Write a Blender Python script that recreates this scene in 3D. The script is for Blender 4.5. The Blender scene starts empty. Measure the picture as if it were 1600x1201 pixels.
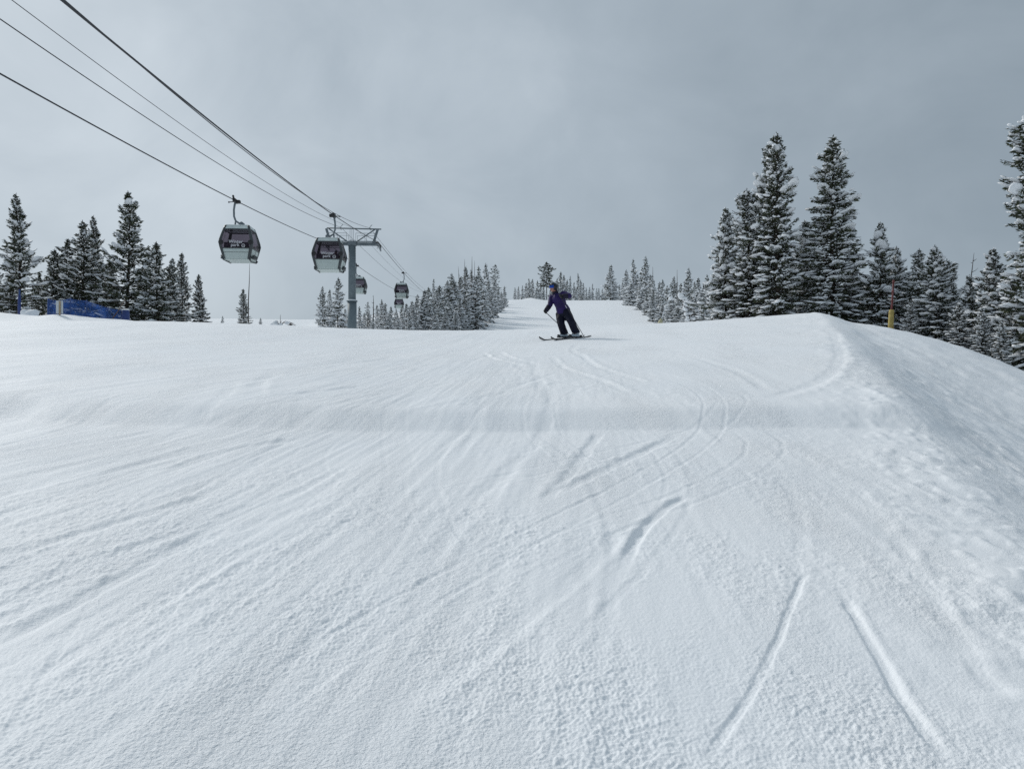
import bpy, math, random
import numpy as np
from mathutils import Vector, Matrix

# ------------------------------------------------------------------ camera, sky, sun, exposure
scn = bpy.context.scene
col = scn.collection
R = math.radians

cam_d = bpy.data.cameras.new("camera")
cam_d.sensor_fit = 'HORIZONTAL'; cam_d.sensor_width = 36.0; cam_d.lens = 27.0
cam_d.clip_start = 0.05; cam_d.clip_end = 6000
cam = bpy.data.objects.new("camera", cam_d); col.objects.link(cam)
cam.location = (0, 0, 0); cam.rotation_euler = (R(90), 0, 0)
scn.camera = cam

SUN_EL, SUN_AZ = R(37), R(-50)            # azimuth measured from +y (view direction), negative = left
SUN_DIR = Vector((math.sin(SUN_AZ)*math.cos(SUN_EL), math.cos(SUN_AZ)*math.cos(SUN_EL), math.sin(SUN_EL)))

world = bpy.data.worlds.new("World"); scn.world = world; world.use_nodes = True
wn, wl = world.node_tree.nodes, world.node_tree.links
wn.clear()
w_out = wn.new('ShaderNodeOutputWorld'); w_bg = wn.new('ShaderNodeBackground')
w_bg.inputs['Strength'].default_value = 0.1
w_sky = wn.new('ShaderNodeTexSky'); w_sky.sky_type = 'NISHITA'; w_sky.sun_disc = False
w_sky.sun_elevation = SUN_EL; w_sky.sun_rotation = SUN_AZ
w_co = wn.new('ShaderNodeTexCoord')
w_map = wn.new('ShaderNodeMapping'); w_map.inputs['Scale'].default_value = (1.0, 1.0, 1.35)
w_map.inputs['Location'].default_value = (0.37, 0.1, 0.22)
wl.new(w_co.outputs['Generated'], w_map.inputs['Vector'])
def wnoise(scale, detail, rough, dist=0.0):
    n = wn.new('ShaderNodeTexNoise'); n.inputs['Scale'].default_value = scale
    n.inputs['Detail'].default_value = detail; n.inputs['Roughness'].default_value = rough
    n.inputs['Distortion'].default_value = dist
    wl.new(w_map.outputs['Vector'], n.inputs['Vector']); return n
def wmath(op, a, b, c=None):
    n = wn.new('ShaderNodeMath'); n.operation = op
    for i, v in enumerate((a, b, c)):
        if v is None: continue
        if isinstance(v, (int, float)): n.inputs[i].default_value = v
        else: wl.new(v, n.inputs[i])
    return n.outputs[0]
n1 = wnoise(1.7, 5, 0.5, 0.3); n2 = wnoise(4.2, 6, 0.55, 0.5)
w_dot = wn.new('ShaderNodeVectorMath'); w_dot.operation = 'DOT_PRODUCT'
wl.new(w_co.outputs['Generated'], w_dot.inputs[0]); w_dot.inputs[1].default_value = SUN_DIR
# cloud sheet is thinner and brighter towards the hidden sun
glow = wmath('POWER', wmath('MULTIPLY_ADD', w_dot.outputs['Value'], 0.5, 0.5), 3.0)
w_fac = wmath('MULTIPLY_ADD', n1.outputs['Fac'], 0.85, wmath('MULTIPLY_ADD', n2.outputs['Fac'], 0.5, -0.62))
w_fac = wmath('ADD', w_fac, wmath('MULTIPLY', glow, 0.62))
w_ramp = wn.new('ShaderNodeValToRGB')
w_ramp.color_ramp.elements[0].position = 0.0; w_ramp.color_ramp.elements[0].color = (2.15, 2.64, 3.08, 1)
w_ramp.color_ramp.elements[1].position = 1.0; w_ramp.color_ramp.elements[1].color = (5.9, 6.5, 7.0, 1)
e = w_ramp.color_ramp.elements.new(0.45); e.color = (3.38, 3.95, 4.46, 1)
wl.new(w_fac, w_ramp.inputs['Fac'])
w_mix = wn.new('ShaderNodeMix'); w_mix.data_type = 'RGBA'; w_mix.inputs['Factor'].default_value = 0.96
wl.new(w_sky.outputs['Color'], w_mix.inputs['A']); wl.new(w_ramp.outputs['Color'], w_mix.inputs['B'])
wl.new(w_mix.outputs['Result'], w_bg.inputs['Color']); wl.new(w_bg.outputs[0], w_out.inputs['Surface'])

sun_d = bpy.data.lights.new("sun", 'SUN'); sun_d.energy = 1.5; sun_d.angle = R(11); sun_d.color = (1.0, 0.965, 0.92)
sun = bpy.data.objects.new("sun", sun_d); col.objects.link(sun)
sun.rotation_euler = (-SUN_DIR).to_track_quat('-Z', 'Y').to_euler()

scn.view_settings.view_transform = 'Standard'; scn.view_settings.look = 'None'
scn.view_settings.exposure = 0.25; scn.view_settings.gamma = 1.0; scn.view_settings.use_curve_mapping = False
scn.cycles.use_denoising = False
scn.cycles.max_bounces = 6; scn.cycles.diffuse_bounces = 3; scn.cycles.transparent_max_bounces = 12

# ------------------------------------------------------------------ helpers
rng = np.random.default_rng(7)
rnd = random.Random(11)

def material(name, color, rough=0.6, metal=0.0, spec=0.5, var=0.0, scale=6.0, bump=0.0, bscale=30.0, color2=None, detail=4):
    m = bpy.data.materials.new(name); m.use_nodes = True
    nt = m.node_tree; b = nt.nodes['Principled BSDF']
    b.inputs['Roughness'].default_value = rough; b.inputs['Metallic'].default_value = metal
    b.inputs['Specular IOR Level'].default_value = spec
    c = (*color, 1)
    co = nt.nodes.new('ShaderNodeTexCoord')
    if color2 is None: color2 = tuple(v*(1-var) for v in color)
    n = nt.nodes.new('ShaderNodeTexNoise'); n.inputs['Scale'].default_value = scale; n.inputs['Detail'].default_value = detail
    nt.links.new(co.outputs['Object'], n.inputs['Vector'])
    rp = nt.nodes.new('ShaderNodeValToRGB'); rp.color_ramp.elements[0].position = 0.35; rp.color_ramp.elements[1].position = 0.65
    rp.color_ramp.elements[0].color = (*color2, 1); rp.color_ramp.elements[1].color = c
    nt.links.new(n.outputs['Fac'], rp.inputs['Fac']); nt.links.new(rp.outputs['Color'], b.inputs['Base Color'])
    if bump > 0:
        nb = nt.nodes.new('ShaderNodeTexNoise'); nb.inputs['Scale'].default_value = bscale; nb.inputs['Detail'].default_value = 5
        nt.links.new(co.outputs['Object'], nb.inputs['Vector'])
        bp = nt.nodes.new('ShaderNodeBump'); bp.inputs['Strength'].default_value = 1.0; bp.inputs['Distance'].default_value = bump
        nt.links.new(nb.outputs['Fac'], bp.inputs['Height']); nt.links.new(bp.outputs['Normal'], b.inputs['Normal'])
    return m

M = {}
def build_materials():
    # piste snow
    m = bpy.data.materials.new('piste_snow'); m.use_nodes = True; nt = m.node_tree; b = nt.nodes['Principled BSDF']
    b.inputs['Roughness'].default_value = 0.6; b.inputs['Specular IOR Level'].default_value = 0.2
    co = nt.nodes.new('ShaderNodeTexCoord')
    n = nt.nodes.new('ShaderNodeTexNoise'); n.inputs['Scale'].default_value = 0.6; n.inputs['Detail'].default_value = 6
    nt.links.new(co.outputs['Object'], n.inputs['Vector'])
    rp = nt.nodes.new('ShaderNodeValToRGB')
    rp.color_ramp.elements[0].position = 0.3; rp.color_ramp.elements[0].color = (0.88, 0.91, 0.935, 1)
    rp.color_ramp.elements[1].position = 0.7; rp.color_ramp.elements[1].color = (0.915, 0.935, 0.95, 1)
    nt.links.new(n.outputs['Fac'], rp.inputs['Fac']); nt.links.new(rp.outputs['Color'], b.inputs['Base Color'])
    # patches of churned crumbs between smoother groomed areas
    pm = nt.nodes.new('ShaderNodeTexNoise'); pm.inputs['Scale'].default_value = 0.55; pm.inputs['Detail'].default_value = 5; pm.inputs['Roughness'].default_value = 0.6
    pmap = nt.nodes.new('ShaderNodeMapping'); pmap.inputs['Rotation'].default_value = (0, 0, 0.35); pmap.inputs['Scale'].default_value = (1.6, 0.5, 1)
    nt.links.new(co.outputs['Object'], pmap.inputs['Vector']); nt.links.new(pmap.outputs['Vector'], pm.inputs['Vector'])
    pr = nt.nodes.new('ShaderNodeMapRange'); pr.inputs['From Min'].default_value = 0.38; pr.inputs['From Max'].default_value = 0.62
    pr.inputs['To Min'].default_value = 0.25; pr.inputs['To Max'].default_value = 1.0
    nt.links.new(pm.outputs['Fac'], pr.inputs['Value'])
    prev = None
    for sc, dist, det in ((18.0, 0.005, 3), (60.0, 0.0045, 4), (140.0, 0.002, 2)):
        nb = nt.nodes.new('ShaderNodeTexNoise'); nb.inputs['Scale'].default_value = sc; nb.inputs['Detail'].default_value = det
        nb.inputs['Roughness'].default_value = 0.62
        nt.links.new(co.outputs['Object'], nb.inputs['Vector'])
        cr = nt.nodes.new('ShaderNodeMapRange'); cr.inputs['From Min'].default_value = 0.3; cr.inputs['From Max'].default_value = 0.75; cr.inputs['To Max'].default_value = 1.0
        nt.links.new(nb.outputs['Fac'], cr.inputs['Value'])
        bp = nt.nodes.new('ShaderNodeBump'); bp.inputs['Distance'].default_value = dist
        nt.links.new(pr.outputs['Result'], bp.inputs['Strength'])
        nt.links.new(cr.outputs['Result'], bp.inputs['Height'])
        if prev: nt.links.new(prev.outputs['Normal'], bp.inputs['Normal'])
        prev = bp
    nt.links.new(prev.outputs['Normal'], b.inputs['Normal'])
    M['snow'] = m
    M['tree_snow'] = material('tree_snow', (0.89, 0.91, 0.93), 0.6, spec=0.2, color2=(0.84, 0.87, 0.90), scale=4, bump=0.02, bscale=14)
    # needles: per-spray tint stored on the mesh, per-tree shift by object random
    m = bpy.data.materials.new('needles'); m.use_nodes = True; nt = m.node_tree; b = nt.nodes['Principled BSDF']
    b.inputs['Roughness'].default_value = 0.65; b.inputs['Specular IOR Level'].default_value = 0.25
    at = nt.nodes.new('ShaderNodeAttribute'); at.attribute_name = 'tint'
    oi = nt.nodes.new('ShaderNodeObjectInfo')
    rp = nt.nodes.new('ShaderNodeValToRGB'); els = rp.color_ramp.elements
    els[0].position = 0.0; els[0].color = (0.018, 0.024, 0.015, 1)
    els[1].position = 0.72; els[1].color = (0.070, 0.078, 0.040, 1)
    for p, c in ((0.4, (0.036, 0.046, 0.026)), (0.80, (0.09, 0.09, 0.065)), (0.84, (0.42, 0.45, 0.46)), (1.0, (0.72, 0.76, 0.79))):
        e = els.new(p); e.color = (*c, 1)
    nt.links.new(at.outputs['Fac'], rp.inputs['Fac'])
    hs = nt.nodes.new('ShaderNodeHueSaturation')
    mp = nt.nodes.new('ShaderNodeMapRange'); mp.inputs['To Min'].default_value = 0.8; mp.inputs['To Max'].default_value = 1.25
    nt.links.new(oi.outputs['Random'], mp.inputs['Value']); nt.links.new(mp.outputs['Result'], hs.inputs['Value'])
    nt.links.new(rp.outputs['Color'], hs.inputs['Color']); nt.links.new(hs.outputs['Color'], b.inputs['Base Color'])
    M['needles'] = m
    M['bark'] = material('bark', (0.085, 0.07, 0.055), 0.85, spec=0.2, color2=(0.04, 0.033, 0.028), scale=8, bump=0.01)
    M['dead_wood'] = material('dead_wood', (0.17, 0.155, 0.145), 0.85, spec=0.2, color2=(0.09, 0.08, 0.075), scale=5)
    M['galv'] = material('galvanised_steel', (0.21, 0.245, 0.265), 0.55, 0.35, color2=(0.15, 0.18, 0.20), scale=3, bump=0.002)
    M['pole_paint'] = material('tower_paint', (0.155, 0.195, 0.215), 0.6, 0.1, color2=(0.12, 0.155, 0.175), scale=2.0, bump=0.002)
    M['rope'] = material('steel_rope', (0.045, 0.048, 0.055), 0.6, 0.4, var=0.3, scale=20)
    M['rubber'] = material('dark_rubber', (0.03, 0.03, 0.033), 0.7, var=0.4, scale=10)
    M['cab_panel'] = material('cabin_panel', (0.50, 0.57, 0.55), 0.45, 0.0, color2=(0.46, 0.53, 0.51), scale=3)
    M['cab_roof'] = material('cabin_roof', (0.66, 0.73, 0.71), 0.5, color2=(0.58, 0.65, 0.64), scale=3)
    M['cab_frame'] = material('cabin_frame', (0.075, 0.085, 0.09), 0.45, 0.3, var=0.25, scale=5)
    M['white_print'] = material('white_print', (0.62, 0.62, 0.65), 0.5, var=0.04)
    M['seat'] = material('seat_fabric', (0.13, 0.10, 0.14), 0.8, var=0.3)
    # tinted plexiglass
    m = bpy.data.materials.new('tinted_glass'); m.use_nodes = True; nt = m.node_tree; b = nt.nodes['Principled BSDF']
    b.inputs['Base Color'].default_value = (0.028, 0.02, 0.03, 1); b.inputs['Roughness'].default_value = 0.08
    tr = nt.nodes.new('ShaderNodeBsdfTransparent'); tr.inputs['Color'].default_value = (0.50, 0.46, 0.51, 1)
    n = nt.nodes.new('ShaderNodeTexNoise'); n.inputs['Scale'].default_value = 2.0
    co = nt.nodes.new('ShaderNodeTexCoord'); nt.links.new(co.outputs['Object'], n.inputs['Vector'])
    mr = nt.nodes.new('ShaderNodeMapRange'); mr.inputs['To Min'].default_value = 0.6; mr.inputs['To Max'].default_value = 0.85
    nt.links.new(n.outputs['Fac'], mr.inputs['Value'])
    mx = nt.nodes.new('ShaderNodeMixShader'); nt.links.new(mr.outputs['Result'], mx.inputs['Fac'])
    nt.links.new(b.outputs[0], mx.inputs[1]); nt.links.new(tr.outputs[0], mx.inputs[2])
    nt.links.new(mx.outputs[0], nt.nodes['Material Output'].inputs['Surface'])
    M['glass'] = m
    # blue safety netting: fine holes between cords
    m = bpy.data.materials.new('blue_net'); m.use_nodes = True; nt = m.node_tree; b = nt.nodes['Principled BSDF']
    b.inputs['Base Color'].default_value = (0.035, 0.14, 0.50, 1); b.inputs['Roughness'].default_value = 0.6
    tr = nt.nodes.new('ShaderNodeBsdfTransparent')
    n = nt.nodes.new('ShaderNodeTexNoise'); n.inputs['Scale'].default_value = 3.0; n.inputs['Detail'].default_value = 3
    co = nt.nodes.new('ShaderNodeTexCoord'); nt.links.new(co.outputs['Object'], n.inputs['Vector'])
    mr = nt.nodes.new('ShaderNodeMapRange'); mr.inputs['From Min'].default_value = 0.3; mr.inputs['From Max'].default_value = 0.7
    mr.inputs['To Min'].default_value = 0.25; mr.inputs['To Max'].default_value = 0.8
    nt.links.new(n.outputs['Fac'], mr.inputs['Value'])
    mx = nt.nodes.new('ShaderNodeMixShader'); nt.links.new(mr.outputs['Result'], mx.inputs['Fac'])
    nt.links.new(b.outputs[0], mx.inputs[1]); nt.links.new(tr.outputs[0], mx.inputs[2])
    nt.links.new(mx.outputs[0], nt.nodes['Material Output'].inputs['Surface'])
    M['net'] = m
    M['blue_post'] = material('blue_post', (0.02, 0.07, 0.25), 0.5, var=0.2)
    M['blue_pad'] = material('blue_pad', (0.03, 0.06, 0.22), 0.6, var=0.25, scale=3)
    M['white_board'] = material('white_board', (0.62, 0.66, 0.69), 0.6, var=0.08)
    M['tan_wood'] = material('tan_wood', (0.42, 0.33, 0.22), 0.7, var=0.2, scale=9)
    M['stick'] = material('brown_stick', (0.16, 0.10, 0.06), 0.8, var=0.3)
    M['yellow_pad'] = material('yellow_pad', (0.42, 0.33, 0.10), 0.7, color2=(0.33, 0.25, 0.08), scale=5, bump=0.01, bscale=10)
    M['pale_pad'] = material('pale_yellow_pad', (0.50, 0.47, 0.30), 0.7, var=0.15, scale=4)
    M['red_pole'] = material('red_pole', (0.16, 0.03, 0.03), 0.6, color2=(0.10, 0.025, 0.025), scale=14)
    M['jacket'] = material('purple_jacket', (0.026, 0.012, 0.105), 0.55, spec=0.25, color2=(0.014, 0.008, 0.06), scale=5, bump=0.02, bscale=9)
    M['jacket_dark'] = material('dark_jacket_panel', (0.012, 0.010, 0.030), 0.6, spec=0.3, var=0.3, bump=0.015, bscale=10)
    M['trousers'] = material('navy_trousers', (0.007, 0.009, 0.024), 0.6, spec=0.2, color2=(0.005, 0.006, 0.016), scale=4, bump=0.025, bscale=8)
    M['glove'] = material('black_glove', (0.009, 0.009, 0.011), 0.6, var=0.3)
    M['helmet'] = material('dark_helmet', (0.012, 0.018, 0.022), 0.35, var=0.2)
    M['skin'] = material('skin', (0.50, 0.25, 0.18), 0.5, var=0.12)
    M['boot'] = material('boot_shell', (0.48, 0.56, 0.62), 0.4, color2=(0.38, 0.46, 0.53), scale=8)
    M['buckle'] = material('buckle_dark', (0.03, 0.035, 0.04), 0.4, 0.4, var=0.2)
    M['ski'] = material('ski_top', (0.012, 0.012, 0.014), 0.35, var=0.3, scale=3)
    M['pole_shaft'] = material('pole_shaft', (0.05, 0.05, 0.06), 0.4, 0.5, var=0.2)
    m = material('goggle_lens', (0.008, 0.045, 0.32), 0.15, 0.6, color2=(0.015, 0.09, 0.42), scale=3); M['lens'] = m
    M['red_cloth'] = material('red_cloth', (0.25, 0.02, 0.025), 0.8, var=0.3)
    M['grey_cloth'] = material('grey_cloth', (0.06, 0.06, 0.08), 0.8, var=0.3)
build_materials()

class MB:
    """collects shapes and links them as one mesh object"""
    def __init__(s): s.v = []; s.f = []; s.n = 0
    def add(s, verts, faces):
        s.v.extend(map(tuple, verts)); k = s.n
        s.f.extend(tuple(i + k for i in f) for f in faces); s.n += len(verts)
    def box(s, c, size, rot=None, taper=1.0):
        hx, hy, hz = size[0]/2, size[1]/2, size[2]/2
        vs = []
        for z, t in ((-hz, 1.0), (hz, taper)):
            for x, y in ((-hx, -hy), (hx, -hy), (hx, hy), (-hx, hy)):
                p = Vector((x*t, y*t, z))
                if rot is not None: p = rot @ p
                vs.append(p + Vector(c))
        s.add(vs, [(0,3,2,1), (4,5,6,7), (0,1,5,4), (1,2,6,5), (2,3,7,6), (3,0,4,7)])
    def tube(s, pts, rad, seg=8, cap=True):
        pts = [Vector(p) for p in pts]; n = len(pts)
        if isinstance(rad, (int, float)): rad = [rad]*n
        t0 = (pts[1]-pts[0]).normalized()
        up = Vector((0,0,1)) if abs(t0.z) < 0.9 else Vector((1,0,0))
        a = t0.cross(up).normalized()
        vs = []
        for i, p in enumerate(pts):
            t = (pts[min(i+1, n-1)] - pts[max(i-1, 0)]).normalized()
            a = (a - t*a.dot(t)).normalized(); b = t.cross(a)
            for k in range(seg):
                th = 2*math.pi*k/seg
                r = rad[i]
                if isinstance(r, tuple): vs.append(p + a*math.cos(th)*r[0] + b*math.sin(th)*r[1])
                else: vs.append(p + (a*math.cos(th) + b*math.sin(th))*r)
        fs = []
        for i in range(n-1):
            for k in range(seg):
                k2 = (k+1) % seg
                fs.append((i*seg+k, i*seg+k2, (i+1)*seg+k2, (i+1)*seg+k))
        if cap:
            fs.append(tuple(range(seg-1, -1, -1))); fs.append(tuple((n-1)*seg+k for k in range(seg)))
        s.add(vs, fs)
    def ellipsoid(s, c, r, rot=None, seg=12, rings=8, jitter=0.0, flat=None):
        vs, fs = [], []
        c = Vector(c)
        for i in range(rings+1):
            ph = math.pi*i/rings - math.pi/2
            for k in range(seg):
                th = 2*math.pi*k/seg
                p = Vector((math.cos(ph)*math.cos(th)*r[0], math.cos(ph)*math.sin(th)*r[1], math.sin(ph)*r[2]))
                if jitter: p *= 1 + rnd.uniform(-jitter, jitter)
                if flat is not None and p.z < 0: p.z *= flat
                if rot is not None: p = rot @ p
                vs.append(p + c)
        for i in range(rings):
            for k in range(seg):
                k2 = (k+1) % seg
                fs.append((i*seg+k, i*seg+k2, (i+1)*seg+k2, (i+1)*seg+k))
        s.add(vs, fs)
    def mesh(s, name, mat, smooth=True):
        me = bpy.data.meshes.new(name); me.from_pydata(s.v, [], s.f); me.validate(); me.update()
        if mat: me.materials.append(mat)
        if smooth: me.polygons.foreach_set('use_smooth', [True]*len(me.polygons))
        return me
    def build(s, name, mat, parent=None, smooth=True, bevel=0.0, loc=None):
        o = bpy.data.objects.new(name, s.mesh(name, mat, smooth)); col.objects.link(o)
        if parent is not None: o.parent = parent
        if loc is not None: o.location = loc
        if bevel:
            b = o.modifiers.new('bevel', 'BEVEL'); b.width = bevel; b.segments = 2; b.limit_method = 'ANGLE'
        return o

def tag(o, label=None, cat=None, group=None, kind=None):
    if label: o['label'] = label
    if cat: o['category'] = cat
    if group: o['group'] = group
    if kind: o['kind'] = kind
    return o
def empty(name, loc=(0,0,0), rz=0.0):
    o = bpy.data.objects.new(name, None); col.objects.link(o); o.location = loc; o.rotation_euler = (0,0,rz)
    o.empty_display_size = 0.3
    return o
def copy_tree(o, parent=None):
    c = o.copy(); col.objects.link(c); c.parent = parent
    for ch in o.children: copy_tree(ch, c)
    return c

# ------------------------------------------------------------------ numpy noise
_perm = np.random.default_rng(3).permutation(4096)
_ang = np.random.default_rng(4).uniform(0, 2*np.pi, 4096)
_gx, _gy = np.cos(_ang), np.sin(_ang)
def perlin(x, y, seed=0):
    x = np.asarray(x, float) + seed*17.31; y = np.asarray(y, float) - seed*9.77
    xi = np.floor(x).astype(np.int64); yi = np.floor(y).astype(np.int64)
    fx, fy = x-xi, y-yi
    u = fx*fx*fx*(fx*(fx*6-15)+10); v = fy*fy*fy*(fy*(fy*6-15)+10)
    def g(ix, iy, dx, dy):
        h = _perm[(_perm[ix & 4095] + iy) & 4095]
        return _gx[h]*dx + _gy[h]*dy
    a = g(xi, yi, fx, fy); b = g(xi+1, yi, fx-1, fy); c = g(xi, yi+1, fx, fy-1); d = g(xi+1, yi+1, fx-1, fy-1)
    return (a + (b-a)*u + (c-a)*v + (a-b-c+d)*u*v)*1.5
def sstep(e0, e1, x):
    t = np.clip((x-e0)/(e1-e0), 0, 1); return t*t*(3-2*t)

# ------------------------------------------------------------------ terrain
_ys = np.arange(-2000, 2600, 0.5)
def _slope(y):
    s = np.full_like(y, 0.128)
    s = s + (0.05-0.128)*sstep(25, 33.5, y)
    s = s + (0.085-0.05)*sstep(80, 95, y)
    s = s + (0.165-0.085)*sstep(140, 158, y)
    s = s + (0.05-0.165)*sstep(250, 266, y)
    s = s + (-0.02-0.05)*sstep(460, 560, y)
    return s
_zs = np.cumsum(_slope(_ys)*0.5); _zs = _zs - np.interp(0, _ys, _zs) - 1.6
_rt = np.linspace(0, 1, 101); _rf = np.cumsum(np.minimum(_rt/0.16, 1)*np.minimum((1-_rt)/0.4, 1)); _rf = (_rf-_rf[0])/(_rf[-1]-_rf[0])
def edge_x(y): return 1.6 + 0.34*y
def shade_step_y(x): return 8.6 + 0.021*np.minimum(x-0.5, 0)**2*(x > -14) + 4.4*(x <= -14) + 0.09*perlin(x*0.8, x*0+3.3) + 0.04*perlin(x*3.1, x*0+7.7)
def terrain(x, y):
    x = np.asarray(x, float); y = np.asarray(y, float)
    z = np.interp(y, _ys, _zs)
    near = sstep(3, 27, y)*(1 - sstep(60, 110, y))
    xe = edge_x(np.maximum(y, 0))
    w = np.clip((x + 2.0)/(xe + 2.0), 0, 1.0)
    z = z + 0.66*near*w**1.6                                     # lip on the right
    wl_ = np.clip(-(x+3)/12.0, 0, 1.0)
    z = z + 0.34*near*sstep(0, 1, wl_) - 0.12*near*sstep(-13, -20, x)*0  # low shoulder on the left
    # side falls away right of the lip
    d = x - xe
    soft = 0.5*(d + np.sqrt(d*d + 0.06))
    drop = -0.43*soft + 0.28*0.5*((soft-2.6) + np.sqrt((soft-2.6)**2 + 1.0))
    dp = np.maximum(d, 0)
    drop2 = np.where(dp < 6.5, -0.036*dp*dp, -0.036*42.25 - 0.5*(dp-6.5)) - 0.30*sstep(-0.1, 1.4, d)
    k_ = sstep(11, 25, y); drop = drop*(1-k_) + drop2*k_
    lim = np.maximum(drop, -9)
    z = z + lim*(1 - sstep(50, 110, y))*sstep(-6, 3, y)
    # banks beside the far trail
    far = sstep(95, 140, y)
    tl = -22 + 0.09*(y-100)*1.0; tl = np.interp(y, [100,150,260,420], [-12,-8,0.5,6])
    tr = np.interp(y, [100,150,260,420], [24,30.5,40.5,52])
    dl = np.maximum(tl-x, 0); dr = np.maximum(x-tr, 0)
    z = z - far*np.minimum(0.10*dl, 6) - far*np.minimum(0.14*dr, 8)
    # knoll atop the far trail, shaped to face the sun and look bright
    z = z + 2.1*np.exp(-((x-6.5)/5.0)**2 - ((y-284)/16)**2)
    # berm under the blue netting
    bx = np.clip((-x-18.5)/5.5, 0, 1)
    z = z + 0.62*sstep(0, 1, bx)*np.exp(-((y-43.5)/4.2)**2) + 0.35*sstep(-25, -31, x)*np.exp(-((y-41)/5.0)**2)
    # drifts in front of the netting
    for dx_, dy_, dh_, dr_ in ((-24.4, 41.2, 0.22, 1.3), (-27.8, 40.5, 0.26, 1.8), (-21.5, 43.5, 0.15, 1.2), (-30.5, 41.5, 0.2, 1.4)):
        z = z + dh_*np.exp(-((x-dx_)/dr_)**2 - ((y-dy_)/1.5)**2)
    # step shaped to put a soft shaded band across the piste
    yb = shade_step_y(x)
    env = 1 - sstep(-0.3, 1.0, d)
    tb = np.clip((y-yb+0.42)/0.78, 0, 1)
    z = z + env*(0.145 + 0.055*np.clip((-x-1)/6, 0, 1.2))*(np.interp(tb, _rt, _rf) - sstep(1.0, 13.0, y-yb))
    # large soft undulation
    big = sstep(4, 10, np.hypot(x, y))
    z = z + 0.03*perlin(x*0.22, y*0.14, 1)*big + 0.5*perlin(x*0.03, y*0.03, 2)*sstep(45, 90, np.hypot(x, y))
    return z
def ground(x, y): return float(terrain(np.array([x]), np.array([y]))[0])
def pix(px, row, dist):
    """photograph pixel at a distance -> world point"""
    return Vector(((px-800)/1200*dist, dist, (600.5-row)/1200*dist))

# ski tracks: polylines on the snow, (x,y) pairs in metres
def px_ground(px, row):
    v = 600.5 - row; y = 1920/(153.6 - v)
    return ((px-800)/1200*y, y)
tracks = []   # (points, half width, depth, berm)
def tr(pix_pts, w, dep, berm, one=0): tracks.append(([px_ground(*p) for p in pix_pts], w, dep, berm, one))
tr([(1258, 900), (1245, 930), (1190, 1060), (1090, 1215)], 0.019, 0.017, 0.002, 1)
tr([(1318, 940), (1345, 985), (1400, 1080), (1490, 1215)], 0.026, 0.026, 0.008, 1)
tr([(1075, 782), (1040, 800), (1000, 840), (966, 908)], 0.036, 0.034, 0.014, -1)
tr([(1300, 545), (1312, 590), (1285, 625), (1190, 655)], 0.10, 0.025, 0.03, 1)
tr([(1060, 688), (960, 735), (868, 778)], 0.05, 0.022, 0.016, -1)
tr([(1195, 715), (1245, 800), (1243, 905), (1235, 960)], 0.04, 0.006, 0.006, 1)
tr([(940, 680), (900, 735), (850, 790)], 0.05, 0.022, 0.016, -1)
tr([(860, 566), (880, 590), (935, 614), (985, 640)], 0.06, 0.02, 0.022, 1)
tr([(905, 560), (925, 585), (980, 610), (1010, 620)], 0.06, 0.02, 0.022, 1)
tr([(752, 556), (775, 572), (835, 590)], 0.05, 0.02, 0.03, 1)
tr([(780, 556), (800, 570), (850, 585)], 0.05, 0.02, 0.03, 1)
tr([(430, 598), (404, 620), (400, 642)], 0.10, 0.022, 0.02, 1)
tr([(570, 622), (500, 632), (430, 642)], 0.07, 0.028, 0.018, -1)
tr([(560, 572), (470, 590), (360, 600)], 0.07, 0.026, 0.016, -1)
tr([(640, 560), (560, 578), (480, 584)], 0.07, 0.022, 0.016, -1)
tr([(470, 690), (350, 712), (255, 745)], 0.06, 0.022, 0.018, -1)
tr([(420, 780), (300, 830), (130, 885), (0, 950)], 0.045, 0.020, 0.018, -1)
tr([(370, 812), (240, 880), (120, 945), (0, 1010)], 0.05, 0.024, 0.02, -1)
tr([(410, 850), (330, 900), (180, 990), (20, 1090)], 0.045, 0.016, 0.018, 1)
tr([(330, 775), (200, 815), (0, 880)], 0.05, 0.024, 0.016, -1)
tr([(540, 735), (400, 800), (250, 850)], 0.04, 0.015, 0.014, -1)
tr([(1340, 770), (1420, 880), (1500, 1010), (1590, 1130)], 0.04, 0.008, 0.006, 1)
for i in range(46):                                               # older, fainter lines down the left of the piste
    y0 = rnd.uniform(2.6, 16); x0 = rnd.uniform(-11, -0.4) if i < 36 else rnd.uniform(-1, 4)
    if i < 36 and y0 < 7: x0 = rnd.uniform(-6, 0)
    ln = rnd.uniform(1.5, 7); sl = rnd.uniform(0.25, 0.85) if i < 36 else rnd.uniform(-0.6, 0.3); cv = rnd.uniform(-0.06, 0.06)
    pts = [(x0 + sl*t*ln + cv*(t*ln)**2, y0 + t*ln) for t in np.linspace(0, 1, 6)]
    w = rnd.uniform(0.03, 0.08); tracks.append((pts, w, rnd.uniform(0.005, 0.016), rnd.uniform(0.004, 0.012), rnd.choice((-1, 0, 1))))

for i in range(10):                                               # paired edge lines of earlier runs, swinging down the slope
    x0 = rnd.uniform(-7, 4.5); A_ = rnd.uniform(0.3, 1.4); k_ = rnd.uniform(0.35, 0.75); f_ = rnd.uniform(0, 6.28); dr_ = rnd.uniform(-0.05, 0.28)
    y0 = rnd.uniform(1.9, 6); y1 = y0 + rnd.uniform(6, 18); gap_ = rnd.uniform(0.18, 0.38); dp_ = rnd.uniform(0.004, 0.008)
    for q_ in (0, gap_):
        pts = [(x0 + q_ + dr_*yy + A_*math.sin(k_*yy + f_), yy) for yy in np.linspace(y0, y1, 14)]
        tracks.append((pts, rnd.uniform(0.016, 0.026), dp_, dp_*0.5, rnd.choice((-1, 1))))

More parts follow.
